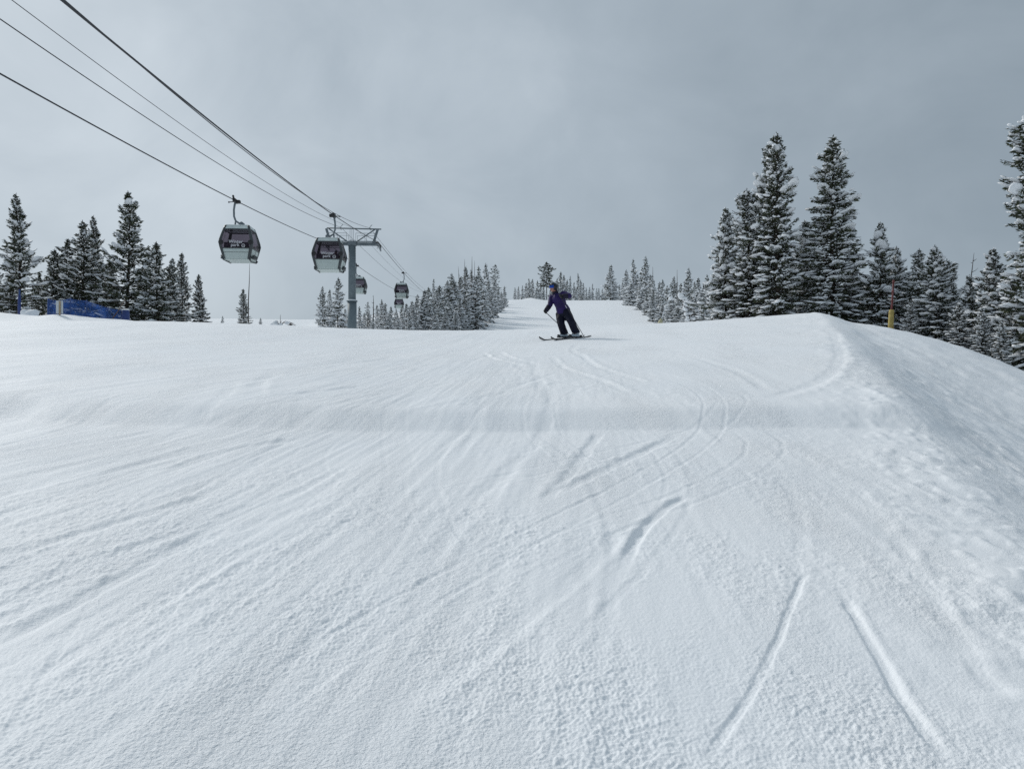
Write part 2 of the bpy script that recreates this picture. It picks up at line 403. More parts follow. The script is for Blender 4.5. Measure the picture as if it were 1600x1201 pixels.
def detail(x, y, spc):
    """fine snow relief; spc = local row spacing so waves shorter than the mesh fade out"""
    r = np.hypot(x, y)
    def att(wl): return np.clip(wl/(2.2*spc) - 0.25, 0, 1)
    h = np.zeros_like(x)
    flow = 0.38 - 0.34*sstep(-4, 2.5, x)                          # lines fan to the right on the left side
    a = x - flow*y
    left = 1 - 0.72*sstep(-2.5, 1.5, x)
    fadefar = 1 - 0.5*sstep(25, 60, r)
    h += 0.012*perlin(a*0.55, y*0.13, 5)*left*fadefar*att(1.2)
    h += 0.008*perlin(a*1.9, y*0.33, 6)*left*att(0.6)
    h += 0.0045*np.maximum(perlin(a*3.1, y*0.42, 26)-0.1, 0)*left*att(0.35)
    h += 0.006*perlin(a*5.5, y*0.9, 7)*(0.3+0.7*left)*att(0.22)
    h += 0.004*perlin(a*11, y*1.5, 27)*(0.3+0.7*left)*att(0.1)
    h += 0.006*perlin(x*0.9, y*0.8, 8)*att(1.0)
    rough = np.clip(0.50 + 1.0*perlin(x*0.45 + 0.6*y, y*0.30, 9) + 0.6*perlin(a*1.4, y*0.5, 10) + 0.5*perlin(a*4.2, y*1.7, 33), 0.08, 1.3)
    clod = perlin(x*7.5, y*7.5, 11)
    h += 0.0045*rough*np.maximum(clod, -0.2)*att(0.13)
    h += 0.0038*rough*np.maximum(perlin(x*16, y*15, 12), -0.2)*att(0.06)
    h += 0.0050*rough*np.maximum(perlin(x*33, y*31, 13), -0.1)*att(0.032)
    h += 0.0040*(0.3+0.7*rough)*perlin(x*70, y*66, 14)*att(0.015)
    crumb = np.maximum(perlin(x*21, y*20, 30) - 0.22, 0)*att(0.05) + 0.6*np.maximum(perlin(x*41, y*39, 31) - 0.2, 0)*att(0.026)
    h += 0.010*crumb*np.clip(rough-0.45, 0, 1)
    h *= 1 - 0.6*np.exp(-((y-shade_step_y(x))/0.5)**2)
    # side slope is smoother, scraped
    d = x - edge_x(np.maximum(y, 0))
    h += sstep(0.0, 0.8, d)*(r < 60)*(0.034*perlin(x*2.3, y*1.0, 40)*att(0.7) + 0.030*np.maximum(perlin(x*5.5, y*2.6, 41), -0.1)*att(0.3) + 0.018*np.maximum(perlin(x*11, y*7, 42), 0)*att(0.13))
    # churned lip and lumpy bank below the right-hand trees
    h += 0.05*sstep(3.0, 6.0, d)*np.maximum(perlin(x*1.6, y*1.3, 15), -0.1)*(r < 60)
    h += np.exp(-((d+0.25)/0.6)**2)*(0.028*np.maximum(perlin(x*3.2, y*2.2, 16), -0.1) + 0.026*np.maximum(perlin(x*8, y*6, 17), 0)*att(0.15))*(r < 40)
    # tracks
    for pts, w, dep, berm, one in tracks:
        P = np.array(pts)
        x0, x1 = P[:,0].min()-0.5, P[:,0].max()+0.5; y0, y1 = P[:,1].min()-0.5, P[:,1].max()+0.5
        idx = np.nonzero((x > x0) & (x < x1) & (y > y0) & (y < y1))[0]
        if not len(idx): continue
        X, Y = x[idx], y[idx]
        # smooth polyline
        t = np.linspace(0, len(P)-1, 40); k = np.clip(t.astype(int), 0, len(P)-2); f = (t-k)[:,None]
        Pm = np.vstack([2*P[0]-P[1], P, 2*P[-1]-P[-2]])
        p0, p1, p2, p3 = Pm[k], Pm[k+1], Pm[k+2], Pm[k+3]
        Q = 0.5*(2*p1 + (p2-p0)*f + (2*p0-5*p1+4*p2-p3)*f**2 + (3*p1-p0-3*p2+p3)*f**3)
        best = np.full(len(X), 9e9); side = np.zeros(len(X)); tt = np.zeros(len(X))
        for j in range(len(Q)-1):
            ax, ay = Q[j]; bx, by = Q[j+1]; ex, ey = bx-ax, by-ay; l2 = ex*ex+ey*ey+1e-9
            u = np.clip(((X-ax)*ex + (Y-ay)*ey)/l2, 0, 1)
            dx, dy = X-ax-u*ex, Y-ay-u*ey; dd = dx*dx+dy*dy
            m = dd < best
            best[m] = dd[m]; side[m] = np.sign(ex*dy-ey*dx)[m]; tt[m] = (j+u[m])/(len(Q)-1)
        ds = np.sqrt(best)*side
        ds = ds + 0.35*w*perlin(X*6, Y*6, 20)
        s2 = np.maximum(spc[idx]*0.45, w)                          # widen with distance so it stays on the mesh
        fade = sstep(0, 0.12, tt)*(1-sstep(0.85, 1.0, tt))*(0.75+0.5*perlin(X*2.2, Y*2.2, 21))
        if P[:,0].mean() < -0.3: fade = fade*0.7
        g = -dep*np.sqrt(w/s2)*np.exp(-(ds/s2)**4)
        bs = 0
        if one >= 0: bs = bs + np.exp(-((ds-1.9*s2)/(0.8*s2))**2)
        if one <= 0: bs = bs + np.exp(-((ds+1.9*s2)/(0.8*s2))**2)
        h[idx] += 0.62*fade*(g + berm*bs*(0.8+0.9*np.maximum(perlin(X*9, Y*9, 22), -0.4)))
    return h

def build_ground():
    # polar sheet round the photographer's feet, finest where the slope lies in front
    az_f = np.linspace(R(-40), R(40), 1200)
    az_b = np.linspace(R(40), R(320), 90)[1:-1]
    az = np.concatenate([az_f, az_b])
    # radii: even steps of view angle out to the crest, then growing
    a = np.linspace(math.atan(1.6/1.9), math.atan(1.6/46.0), 780)
    rr = 1.6/np.tan(a)
    r_in = np.array([0.25, 0.6, 1.0, 1.4, 1.7])
    r_out = [rr[-1]]
    while r_out[-1] < 1500: r_out.append(r_out[-1]*1.035 + 0.4)
    rad = np.concatenate([r_in, rr, np.array(r_out[1:])])
    spc1 = np.gradient(rad)
    A, Rr = np.meshgrid(az, rad); SP = np.meshgrid(az, spc1)[1]
    x = (np.sin(A)*Rr).ravel(); y = (np.cos(A)*Rr).ravel()
    z = terrain(x, y)
    sp = np.maximum(SP.ravel()*0.75, 0.004)
    sp = np.maximum(sp, np.where(np.abs(A.ravel()) < R(41.5), 0, Rr.ravel()*0.02))
    m = Rr.ravel() < 420
    h = np.zeros_like(x); h[m] = detail(x[m], y[m], sp[m]); z = z + h
    nA, nR = len(az), len(rad)
    V = np.empty((nA*nR + 1, 3), np.float32); V[:-1,0] = x; V[:-1,1] = y; V[:-1,2] = z
    V[-1] = (0, 0, ground(0, 0))
    i = np.arange(nR-1)[:,None]*nA; j = np.arange(nA)[None,:]; j2 = (j+1) % nA
    F = np.stack([i+j, i+nA+j, i+nA+j2, i+j2], -1).reshape(-1, 4)
    T = np.stack([np.full(nA, nA*nR), np.arange(nA), (np.arange(nA)+1) % nA], -1)
    me = bpy.data.meshes.new('snow_ground')
    me.vertices.add(len(V)); me.vertices.foreach_set('co', V.ravel())
    me.loops.add(F.size + T.size); me.loops.foreach_set('vertex_index', np.concatenate([F.ravel(), T.ravel()]).astype(np.int32))
    me.polygons.add(len(F)+len(T))
    me.polygons.foreach_set('loop_start', np.concatenate([np.arange(len(F))*4, len(F)*4+np.arange(len(T))*3]).astype(np.int32))
    me.polygons.foreach_set('use_smooth', np.ones(len(F)+len(T), bool))
    me.update(calc_edges=True); me.materials.append(M['snow'])
    o = bpy.data.objects.new('snow_ground', me); col.objects.link(o)
    tag(o, 'groomed white ski slope rising to a crest, scored with ski tracks', 'snow slope', kind='structure')
build_ground()

# ------------------------------------------------------------------ conifers
def np_mesh(name, V, F, mat, tint=None, smooth=False):
    me = bpy.data.meshes.new(name); V = np.asarray(V, np.float32); F = np.asarray(F, np.int32)
    k = F.shape[1]
    me.vertices.add(len(V)); me.vertices.foreach_set('co', V.ravel())
    me.loops.add(F.size); me.loops.foreach_set('vertex_index', F.ravel())
    me.polygons.add(len(F)); me.polygons.foreach_set('loop_start', np.arange(len(F), dtype=np.int32)*k)
    if smooth: me.polygons.foreach_set('use_smooth', np.ones(len(F), bool))
    me.update(calc_edges=True); me.materials.append(mat)
    if tint is not None:
        at = me.attributes.new('tint', 'FLOAT', 'FACE'); at.data.foreach_set('value', np.asarray(tint, np.float32))
    return me

def _blob(seg=7, rings=4):
    vs, fs = [], []
    for i in range(rings+1):
        ph = math.pi*i/rings - math.pi/2
        for k in range(seg):
            th = 2*math.pi*k/seg
            vs.append((math.cos(ph)*math.cos(th), math.cos(ph)*math.sin(th), math.sin(ph)))
    for i in range(rings):
        for k in range(seg): fs.append((i*seg+k, i*seg+(k+1) % seg, (i+1)*seg+(k+1) % seg, (i+1)*seg+k))
    return np.array(vs), np.array(fs)
BLOB_V, BLOB_F = _blob(7, 4)
TINY_V = np.array([(1,0,0),(0,1,0),(-1,0,0),(0,-1,0),(0,0,1),(0,0,-0.5)], float)
TINY_F = np.array([(0,1,4,4),(1,2,4,4),(2,3,4,4),(3,0,4,4),(1,0,5,5),(2,1,5,5),(3,2,5,5),(0,3,5,5)])

def conifer(seed, H=10.0, Rm=1.25, nb=240, density=26, el=(0.12, 0.5), taper=0.75, gap=0.25, leaf=0.2, snow=0.75, big=5,
            bare=0.03, top_bare=0.0, dust=0.16, base_r=None, crown=(0.0, 1.0), tiny=True, belly=0.0, snow_size=1.0):
    """returns trunk, crown and snow meshes of one tree (height H, foot at the origin)"""
    g = np.random.default_rng(seed)
    tm = MB()
    lean = g.normal(0, 0.012, 2); wob = g.uniform(0, 6.28, 2)
    def axis(h): return np.array([lean[0]*h + 0.05*math.sin(h*0.7+wob[0]), lean[1]*h + 0.05*math.sin(h*0.6+wob[1]), h])
    br = base_r or H*0.014
    hs = np.linspace(-0.4, H, 9)
    tm.tube([axis(h) for h in hs], [max(0.012, br*(1-max(h, 0)/H)**0.8) for h in hs], 7)
    NV, NF, NT, SV, SF = [], [], [], [], []
    nv = sv = 0
    ph = g.uniform(0, 6.28, 6)
    for i in range(nb):
        q = (i + g.uniform(0, 1))/nb
        t = bare + (0.985-bare-top_bare)*(1-(1-q)**1.0)
        t = crown[0] + t*(crown[1]-crown[0]) if crown != (0.0, 1.0) else t
        h = t*H
        tc = (t-crown[0])/(crown[1]-crown[0])
        az = i*2.399963 + g.normal(0, 0.35)
        lob = 1 + gap*math.sin(2*az + ph[0] + 5*t) + gap*0.8*math.sin(az*3 + ph[1] - 11*t) + gap*0.9*math.sin(23*t + ph[2]) * 0.7
        prof = min((1-tc)**taper, (1-tc)*3.6 + 0.035)
        if belly: prof *= sstep(-0.02, belly, tc)*0.55 + 0.45
        L = max(0.10, Rm*prof*lob*g.uniform(0.62, 1.14)*(1 + 0.16*math.sin(t*61 + ph[3]) + 0.14*math.sin(t*37 + 2*az + ph[4])))
        if g.random() < 0.06: L *= 1.3
        ang = el[0] + (el[1]-el[0])*t + g.normal(0, 0.13)
        droop = g.uniform(0.12, 0.32)*(1-t*0.7)
        dh = np.array([math.cos(az), math.sin(az), 0]); side = np.array([-math.sin(az), math.cos(az), 0])
        b0 = axis(h)
        def P(s):
            s = np.asarray(s)[...,None]
            return b0 + dh*(L*s*math.cos(ang)) + np.array([0,0,1.0])*(L*(math.sin(ang)*s - droop*s*s + 0.12*s**4))
        if tiny or i % 3 == 0:
            sp = P(np.array([0, 0.5, 0.95])); tm.tube([*sp], [0.02+0.012*L, 0.012+0.006*L, 0.006], 3, cap=False)
        n = max(6, int(density*L*(0.75+0.5*g.random()) + 4))
        s = np.sqrt(g.uniform(0.03, 1.0, n)); sg = np.where(g.random(n) < 0.5, -1, 1)
        wid = (0.10 + 0.30*L*(1.02-s))*g.uniform(0, 1, n)
        c = P(s) + side*(sg*wid)[:,None] + g.normal(0, 0.03, (n, 3)) - np.array([0,0,0.035]) - np.array([0,0,1])*(wid*g.uniform(0.0, 0.5, n))[:,None]
        d = dh*0.75 + side*(sg*g.uniform(0.1, 0.9, n))[:,None] + g.normal(0, 0.28, (n, 3)) + np.array([0,0,1.0])*(math.sin(ang)*0.5 - 0.12)
        d /= np.linalg.norm(d, axis=1)[:,None]
        r0 = g.normal(0, 1, (n, 3)) + np.array([0, 0, 0.6]); wv = np.cross(d, r0); wv /= np.linalg.norm(wv, axis=1)[:,None]+1e-9
        ll = leaf*g.uniform(0.6, 1.25, n)[:,None]; ww = ll*g.uniform(0.24, 0.42, n)[:,None]
        quad = np.stack([c-d*ll*0.5, c+wv*ww*0.5, c+d*ll*0.5, c-wv*ww*0.5], 1).reshape(-1, 3)
        NV.append(quad); NF.append(np.arange(n*4).reshape(-1, 4)+nv); nv += n*4
        tin = np.clip(g.normal(0.38, 0.17, n) + 0.12*s, 0, 0.78)
        tin[(g.random(n) < dust*(0.5+0.9*s))] = g.uniform(0.85, 1.0)
        NT.append(tin)
        # snow lying on the branch
        if g.random() < snow and L > 0.16:
            k = 1 + (L > 0.6) + (L > 1.1) + (g.random() < 0.4)
            for _ in range(k):
                sc = g.uniform(0.45, 1.0); a_ = min(0.42, L*g.uniform(0.14, 0.30))*snow_size; b_ = a_*g.uniform(0.5, 0.9); c_ = g.uniform(0.04, 0.085)*snow_size
                if big and g.random() < big/(nb*1.6): a_ *= 1.45; b_ = a_*0.8; c_ *= 1.8
                p, p2 = P(sc), P(min(1, sc+0.1)); tx = (p2-p)/np.linalg.norm(p2-p)
                sd = side + g.normal(0, 0.15, 3); up = np.cross(tx, sd); up /= np.linalg.norm(up); sd = np.cross(up, tx)
                bl = BLOB_V*(1 + g.normal(0, 0.13, (len(BLOB_V), 1))); bl = bl*np.array([a_, b_, c_]); bl[bl[:,2] < 0, 2] *= 0.45
                SV.append(p + side*g.normal(0, 0.12*L) + np.array([0,0,0.05+c_*0.6]) + bl[:,:1]*tx + bl[:,1:2]*sd + bl[:,2:]*up)
                SF.append(BLOB_F+sv); sv += len(BLOB_V)
        if tiny:
            m = max(1, int(n*0.17*snow))
            pick = g.integers(0, n, m)
            for q_ in pick:
                a_ = g.uniform(0.035, 0.085)*snow_size
                rv = TINY_V*np.array([a_*1.3, a_, a_*0.55])*(1+g.normal(0, 0.15, (6, 1)))
                ca, sa = math.cos(az), math.sin(az)
                rv = np.stack([rv[:,0]*ca-rv[:,1]*sa, rv[:,0]*sa+rv[:,1]*ca, rv[:,2]], 1)
                SV.append(c[q_] + np.array([0, 0, 0.03]) + rv); SF.append(TINY_F+sv); sv += 6
    # leader tuft
    n = 14; hh = g.uniform(0.955, 1.0, n)*H*crown[1]
    c = np.stack([axis(h) for h in hh]); d = g.normal(0, 0.35, (n, 3)) + np.array([0, 0, 1.0]); d /= np.linalg.norm(d, axis=1)[:,None]
    wv = np.cross(d, g.normal(0, 1, (n, 3))); wv /= np.linalg.norm(wv, axis=1)[:,None]; ll = leaf*0.9
    NV.append(np.stack([c-d*ll*0.4, c+wv*0.03, c+d*ll*0.6, c-wv*0.03], 1).reshape(-1, 3)); NF.append(np.arange(n*4).reshape(-1, 4)+nv); NT.append(np.full(n, 0.3))
    tmesh = tm.mesh('trunk', M['bark'])
    nmesh = np_mesh('crown', np.concatenate(NV), np.concatenate(NF), M['needles'], np.concatenate(NT))
    F = np.concatenate(SF); V = np.concatenate(SV)
    me = bpy.data.meshes.new('snow_load')
    tri = F[:,2] == F[:,3]
    me.from_pydata(V.tolist(), [], [tuple(f[:3]) if t_ else tuple(f) for f, t_ in zip(F.tolist(), tri.tolist())])
    me.polygons.foreach_set('use_smooth', np.ones(len(me.polygons), bool)); me.update(); me.materials.append(M['tree_snow'])
    return tmesh, nmesh, me, H

VAR = {}
for k in range(4):      # tall narrow firs on the right
    VAR['fir%d' % k] = conifer(100+k, Rm=1.42, nb=340, density=36, el=(-0.10, 0.42), taper=0.46, gap=0.24, leaf=0.19, snow=0.70, big=8, dust=0.05, snow_size=0.92)
for k in range(3):      # broader snowy firs on the right
    VAR['wide%d' % k] = conifer(120+k, Rm=2.4, nb=280, density=31, el=(-0.18, 0.45), taper=0.62, gap=0.15, leaf=0.24, snow=0.74, big=14, dust=0.06, snow_size=1.2)
for k in range(4):      # pines on the left, tips swept up
    VAR['pine%d' % k] = conifer(140+k, Rm=2.0, nb=240, density=26, el=(0.05, 0.75), taper=0.66, gap=0.26, leaf=0.26, snow=0.52, big=2, dust=0.07, snow_size=0.92)
for k in range(5):      # mid-distance snowy firs
    VAR['mid%d' % k] = conifer(160+k, Rm=1.9, nb=130, density=15, el=(-0.12, 0.5), taper=0.66, gap=0.2, leaf=0.36, snow=0.88, big=4, dust=0.22, tiny=False, snow_size=1.5)
for k in range(2):      # thin-crowned mid-distance trees with bare lower trunk
    VAR['thin%d' % k] = conifer(180+k, Rm=0.95, nb=70, density=14, el=(-0.1, 0.5), taper=0.35, gap=0.35, leaf=0.32, snow=0.7, big=2, dust=0.25, tiny=False, crown=(0.35, 1.0))
for k in range(4):      # far trees
    VAR['far%d' % k] = conifer(190+k, Rm=1.75, nb=80, density=9, el=(-0.12, 0.5), taper=0.68, gap=0.2, leaf=0.5, snow=0.95, big=4, dust=0.25, tiny=False, snow_size=1.9)
VAR['mast'] = conifer(210, Rm=1.5, nb=130, density=14, el=(-0.05, 0.2), taper=0.12, gap=0.2, leaf=0.4, snow=0.25, big=0, dust=0.10, tiny=False, crown=(0.42, 1.0))

def plant(kind, px, top, dist, ws, label, group=None, name='fir_tree', cat='tree', base=None):
    """stand a tree on the ground so that its tip reaches the given photograph row"""
    x = (px-800)/1200*dist; zt = (600.5-top)/1200*dist; z0 = ground(x, dist) if base is None else base
    tm, nm, sm, H = VAR[kind]; s = (zt-z0)/H
    o = empty(name, (x, dist, z0 - 0.05), rnd.uniform(0, 6.28)); o.scale = (s*ws, s*ws, s)
    for n_, me in (('trunk', tm), ('crown', nm), ('snow_load', sm)):
        c = bpy.data.objects.new(n_, me); col.objects.link(c); c.parent = o
        if n_ == 'snow_load': c['kind'] = 'stuff'
    return tag(o, label, cat, group)

ORD = ['first', 'second', 'third', 'fourth', 'fifth', 'sixth', 'seventh', 'eighth', 'ninth', 'tenth'] + ['%d%s' % (k, {1: 'st', 2: 'nd', 3: 'rd'}.get(k % 10, 'th') if k > 20 else 'th') for k in range(11, 60)]
def stand(kinds, rows, limit, tall, low, group):
    n = 0
    for px, top, d, ws in sorted(rows):
        if top < limit: lab = tall % ORD[n]; n += 1
        else: lab = low
        plant(rnd.choice(kinds), px, top, d, ws, lab, group)
MIDS = ['mid0', 'mid1', 'mid2', 'mid3', 'mid4']; FARS = ['far0', 'far1', 'far2', 'far3']
# the left-hand stand
G = 'pines standing behind the blue netting'
P_ = 'pine_tree'
for k, (px, top, d, kind, ws, lab) in enumerate([
    (32, 303, 50, 'pine0', 0.92, 'snow-laden pine standing alone at the far left, beside the blue pole'),
    (-6, 408, 52, 'pine1', 1.15, 'snowy pine cut off by the left edge of the picture'),
    (80, 388, 56, 'pine2', 1.25, 'short bushy pine just left of the netting corner post'),
    (104, 372, 58, 'pine3', 1.2, 'snowy pine behind the white board, second from the lone left pine'),
    (130, 345, 55, 'pine1', 1.15, 'broad snow-dusted pine above the middle of the blue netting'),
    (151, 337, 58, 'pine0', 0.80, 'slim pine with a narrow spire, left of the tallest left pine'),
    (200, 296, 54, 'pine3', 1.0, 'tallest pine of the left stand, with a dark upswept crown'),
    (246, 376, 53, 'pine2', 1.2, 'dark broad pine right of the tallest left pine'),
    (265, 402, 56, 'pine0', 1.1, 'rounded dark pine tucked behind the broad one in the left stand'),
    (285, 393, 60, 'pine1', 0.85, 'slim pine, second from the right end of the left stand'),
    (313, 427, 60, 'pine2', 0.95, 'small conical pine at the right end of the left stand'),
    (60, 425, 60, 'pine3', 1.2, 'low snowy pine between the lone left pine and the netting'),
    (172, 405, 60, 'pine2', 1.25, 'low pine filling the gap left of the tallest left pine'),
    (226, 415, 58, 'pine0', 1.25, 'low pine at the right foot of the tallest left pine'),
    (18, 430, 56, 'pine2', 1.2, 'low snowy pine behind the blue pole at far left')]):
    plant(kind, px, top, d, ws, lab, G, P_)
# the broken-topped tree and saplings on the crest
t_ = plant('pine1', 381, 450, 62, 1.0, 'pine with a bare broken spike on top, alone under the first cabin', None, P_)
mb = MB(); b0 = pix(388, 470, 62); mb.tube([b0 - Vector((0,0,2)), b0, pix(389.5, 440, 62), pix(390, 412, 62)], [0.05, 0.045, 0.03, 0.012], 5)
tag(mb.build('dead_tree_spike', M['dead_wood']), 'thin bare dead trunk sticking up beside the pine under the first cabin', 'dead tree')
plant('far0', 348, 492, 40, 1.3, 'tiny sapling left of the spike-topped pine on the crest', 'saplings poking over the crest', 'sapling', 'sapling')
plant('far1', 407, 495, 40, 1.3, 'tiny sapling right of the spike-topped pine on the crest', 'saplings poking over the crest', 'sapling', 'sapling')

# middle stand, around the lift tower
G = 'snowy firs around the lift tower'
for px, top, d, kind, ws, lab in [
    (503, 447, 95, 'mid0', 0.85, 'snowy fir at the left end of the trio left of the lift tower'),
    (515, 452, 98, 'mid1', 0.8, 'middle fir of the trio left of the lift tower'),
    (528, 433, 95, 'mid2', 0.95, 'tallest fir of the trio left of the lift tower')]:
    plant(kind, px, top, d, ws, lab, G)
stand(MIDS, [(541, 482, 110, 1.1), (562, 478, 112, 0.9), (568, 488, 125, 1.1), (577, 486, 118, 1.0), (590, 476, 122, 0.8), (597, 467, 118, 0.8), (602, 473, 116, 0.95),
                       (611, 478, 120, 1.0), (619, 482, 128, 1.0), (627, 479, 124, 1.0), (635, 474, 120, 1.1), (643, 470, 128, 1.1), (650, 460, 135, 1.0), (607, 489, 105, 1.2), (622, 492, 108, 1.2), (640, 487, 110, 1.2), (583, 494, 108, 1.1)], 484, '%s taller fir counting right from the lift tower, under the cabins', 'low snowy fir right of the lift tower, on the crest under the cabins', G)
plant('thin0', 575, 471, 116, 0.9, 'slender fir with a tufted top just right of the lift tower', G)
# dense stand left of the far trail
G = 'dense snowy stand left of the far trail'
stand(MIDS, [(664, 453, 128, 1.25), (669, 448, 135, 1.1), (684, 452, 128, 1.2), (690, 446, 138, 1.2), (698, 438, 140, 1.15), (706, 427, 142, 0.95), (711, 437, 140, 1.15), (719, 432, 146, 1.1),
                       (728, 416, 150, 0.88), (736, 421, 156, 0.88), (743, 430, 150, 0.97), (750, 416, 165, 0.7), (754, 432, 160, 0.97), (760, 411, 175, 0.66), (766, 438, 170, 0.97), (772, 441, 185, 0.97), (778, 449, 200, 1.06), (783, 455, 205, 1.06),
                       (788, 447, 222, 1.06), (788, 459, 235, 1.06), (658, 470, 118, 1.3), (672, 474, 118, 1.3), (688, 470, 120, 1.4), (702, 466, 125, 1.3), (706, 470, 126, 1.3), (718, 468, 132, 1.3), (728, 466, 142, 1.14), (739, 462, 152, 1.14), (750, 463, 166, 1.14), (760, 462, 180, 1.14),
                       (648, 482, 112, 1.3), (695, 486, 115, 1.4), (680, 488, 112, 1.4), (712, 488, 120, 1.4), (714, 486, 127, 1.2)], 458, '%s from the left of the taller firs left of the far trail', 'low snow-plastered fir at the front of the dense stand left of the trail', G)
plant('thin1', 677, 435, 126, 0.55, 'thin spire of a fir left of the second lift tower', G)
plant('thin0', 774, 413, 190, 1.3, 'bare-trunked pine with a tufted top at the right of the dense stand', G)
# far tree line above the trail
G = 'far tree line at the top of the trail'
stand(FARS, [(805, 449, 300, 1.0), (810, 447, 305, 0.8), (816, 446, 300, 0.9), (822, 442, 310, 1.1), (827, 435, 305, 1.0), (832, 436, 310, 1.0), (840, 438, 300, 1.0), (845, 441, 300, 0.95), (849, 446, 295, 1.1), (838, 450, 292, 1.2),
                       (866, 440, 310, 1.1), (870, 435, 312, 1.0), (876, 425, 315, 1.1), (881, 430, 310, 1.0), (886, 437, 308, 1.0), (891, 431, 312, 0.6), (897, 441, 305, 0.9), (903.5, 427, 318, 0.6), (907.5, 437, 315, 0.7), (911, 442, 305, 0.9),
                       (916, 449, 300, 0.8), (921, 448, 300, 0.9), (926, 443, 310, 0.7), (932, 450, 298, 0.9), (936, 450, 300, 0.9), (941, 451, 300, 0.9), (945, 443, 310, 0.8), (860, 450, 300, 1.1), (884, 447, 296, 1.1), (900, 452, 296, 1.1), (873, 449, 297, 1.2)], 999, '%s from the left of the small frosted firs above the far trail', '', G)
plant('mast', 854, 409, 300, 1.0, 'tall tree with bare lower trunk and dense square-topped crown, behind skier', None)
# stand right of the far trail
G = 'snowy stand right of the far trail'
plant('mid1', 953, 414, 262, 1.35, 'broad conical snowy fir at the top right corner of the far trail', G)
stand(MIDS, [(962, 439, 270, 0.9), (968, 444, 275, 0.9), (973, 440, 268, 0.9), (979, 421, 240, 0.95), (989, 404, 226, 0.9), (996, 428, 225, 1.0), (1003, 416, 210, 0.9), (1009, 400, 205, 0.85), (1016, 428, 195, 0.9), (1022, 436, 185, 1.0), (1029, 440, 178, 0.95), (1035, 436, 172, 0.75),
                       (1042, 446, 165, 1.0), (1052, 432, 155, 1.0), (1062, 442, 150, 0.9), (1069, 436, 148, 0.9), (1076, 418, 140, 0.75), (1085, 440, 138, 1.0), (1092, 434, 135, 0.9), (1100, 440, 132, 0.9), (1106, 429, 130, 0.8), (1114, 436, 128, 0.9),
                       (1020, 458, 172, 1.2), (1034, 464, 158, 1.2), (1048, 462, 146, 1.2), (1060, 466, 136, 1.2), (1072, 462, 130, 1.2), (1086, 464, 126, 1.2), (1100, 466, 122, 1.2), (985, 446, 226, 1.2), (1000, 446, 205, 1.2), (1010, 456, 188, 1.2)], 447.5, '%s from the left of the taller firs right of the far trail', 'low snow-plastered fir along the right edge of the far trail', G)
# big firs on the right
G = 'big firs along the right edge of the slope'
for px, top, d, kind, ws, lab in [
    (1134, 322, 47, 'wide0', 0.82, 'leftmost big fir of the right-hand stand, with frosted crown'),
    (1171, 295, 45, 'fir1', 1.15, 'brownish green fir between the leftmost one and the twin-topped one'),
    (1197, 222, 45, 'fir2', 0.85, 'tall fir behind the tallest, its tip capped by a snow clump'),
    (1216, 205, 43, 'fir0', 0.88, 'tallest slim fir of the right-hand stand, with heavy snow clumps'),
    (1262, 342, 48, 'fir3', 1.05, 'shorter pale fir in the gap between the two tallest firs'),
    (1300, 212, 43, 'fir3', 1.12, 'tall dense columnar fir, right of the gap in the stand'),
    (1243, 400, 50, 'wide1', 0.9, 'low fir in the shade right of the tallest fir'),
    (1153, 400, 49, 'wide2', 0.9, 'low fir at the foot of the leftmost big fir'),
    (1335, 405, 47, 'wide2', 0.85, 'low fir right beside the dense columnar fir'),
    (1374, 345, 42, 'wide0', 0.85, 'bushy snow-flecked fir behind the yellow padded pole'),
    (1402, 384, 44, 'wide1', 0.82, 'short dark fir just right of the red pole top'),
    (1433, 388, 41, 'fir1', 1.1, 'slim fir left of the broad snowy fir on the right'),
    (1462, 382, 38, 'wide1', 1.0, 'broad bushy fir with snowy boughs, midway to the right edge'),
    (1490, 445, 40, 'wide0', 0.95, 'low fir right behind the broad bushy one'),
    (1514, 428, 37, 'wide2', 0.9, 'small fir left of the leaning bare snag'),
    (1554, 385, 35, 'wide0', 0.95, 'snow-laden conical fir, second from the right edge'),
    (1535, 478, 31, 'wide1', 0.85, 'small fir plastered with snow in front of the conical fir'),
    (1578, 436, 33, 'wide2', 1.0, 'low dark fir beside the fir at the right edge'),
    (1624, 168, 30, 'fir1', 0.95, 'tallest dark fir cut off by the right edge of the picture'),
    (1415, 430, 46, 'wide0', 0.9, 'low fir behind the short dark one right of the red pole'),
    (1356, 440, 44, 'fir2', 1.3, 'low fir left of the yellow padded pole'),
    (1392, 402, 46, 'fir0', 1.25, 'dark fir peeking out behind the red pole'),
    (1448, 420, 43, 'wide2', 1.0, 'low fir between the slim fir and the broad bushy fir'),
    (1484, 404, 44, 'fir1', 1.3, 'dark slim fir rising behind the broad bushy fir'),
    (1524, 446, 42, 'wide0', 1.05, 'dark low fir behind the leaning snag'),
    (1500, 470, 35, 'wide1', 1.0, 'small snowy fir on the bank left of the snow-plastered one'),
    (1588, 470, 31, 'wide0', 1.1, 'low snowy fir at the foot of the tree at the right edge'),
    (1564, 500, 29, 'wide2', 0.9, 'smallest fir on the bank near the right edge'),
    (1320, 440, 44, 'wide0', 1.0, 'low snowy fir at the foot of the dense columnar fir'),
    (1424, 470, 38, 'wide2', 0.9, 'small fir on the bank just right of the yellow pad'),
    (1190, 430, 47, 'wide1', 0.95, 'low fir between the feet of the brownish and the tallest fir')]:
    plant(kind, px, top, d, ws, lab, G)

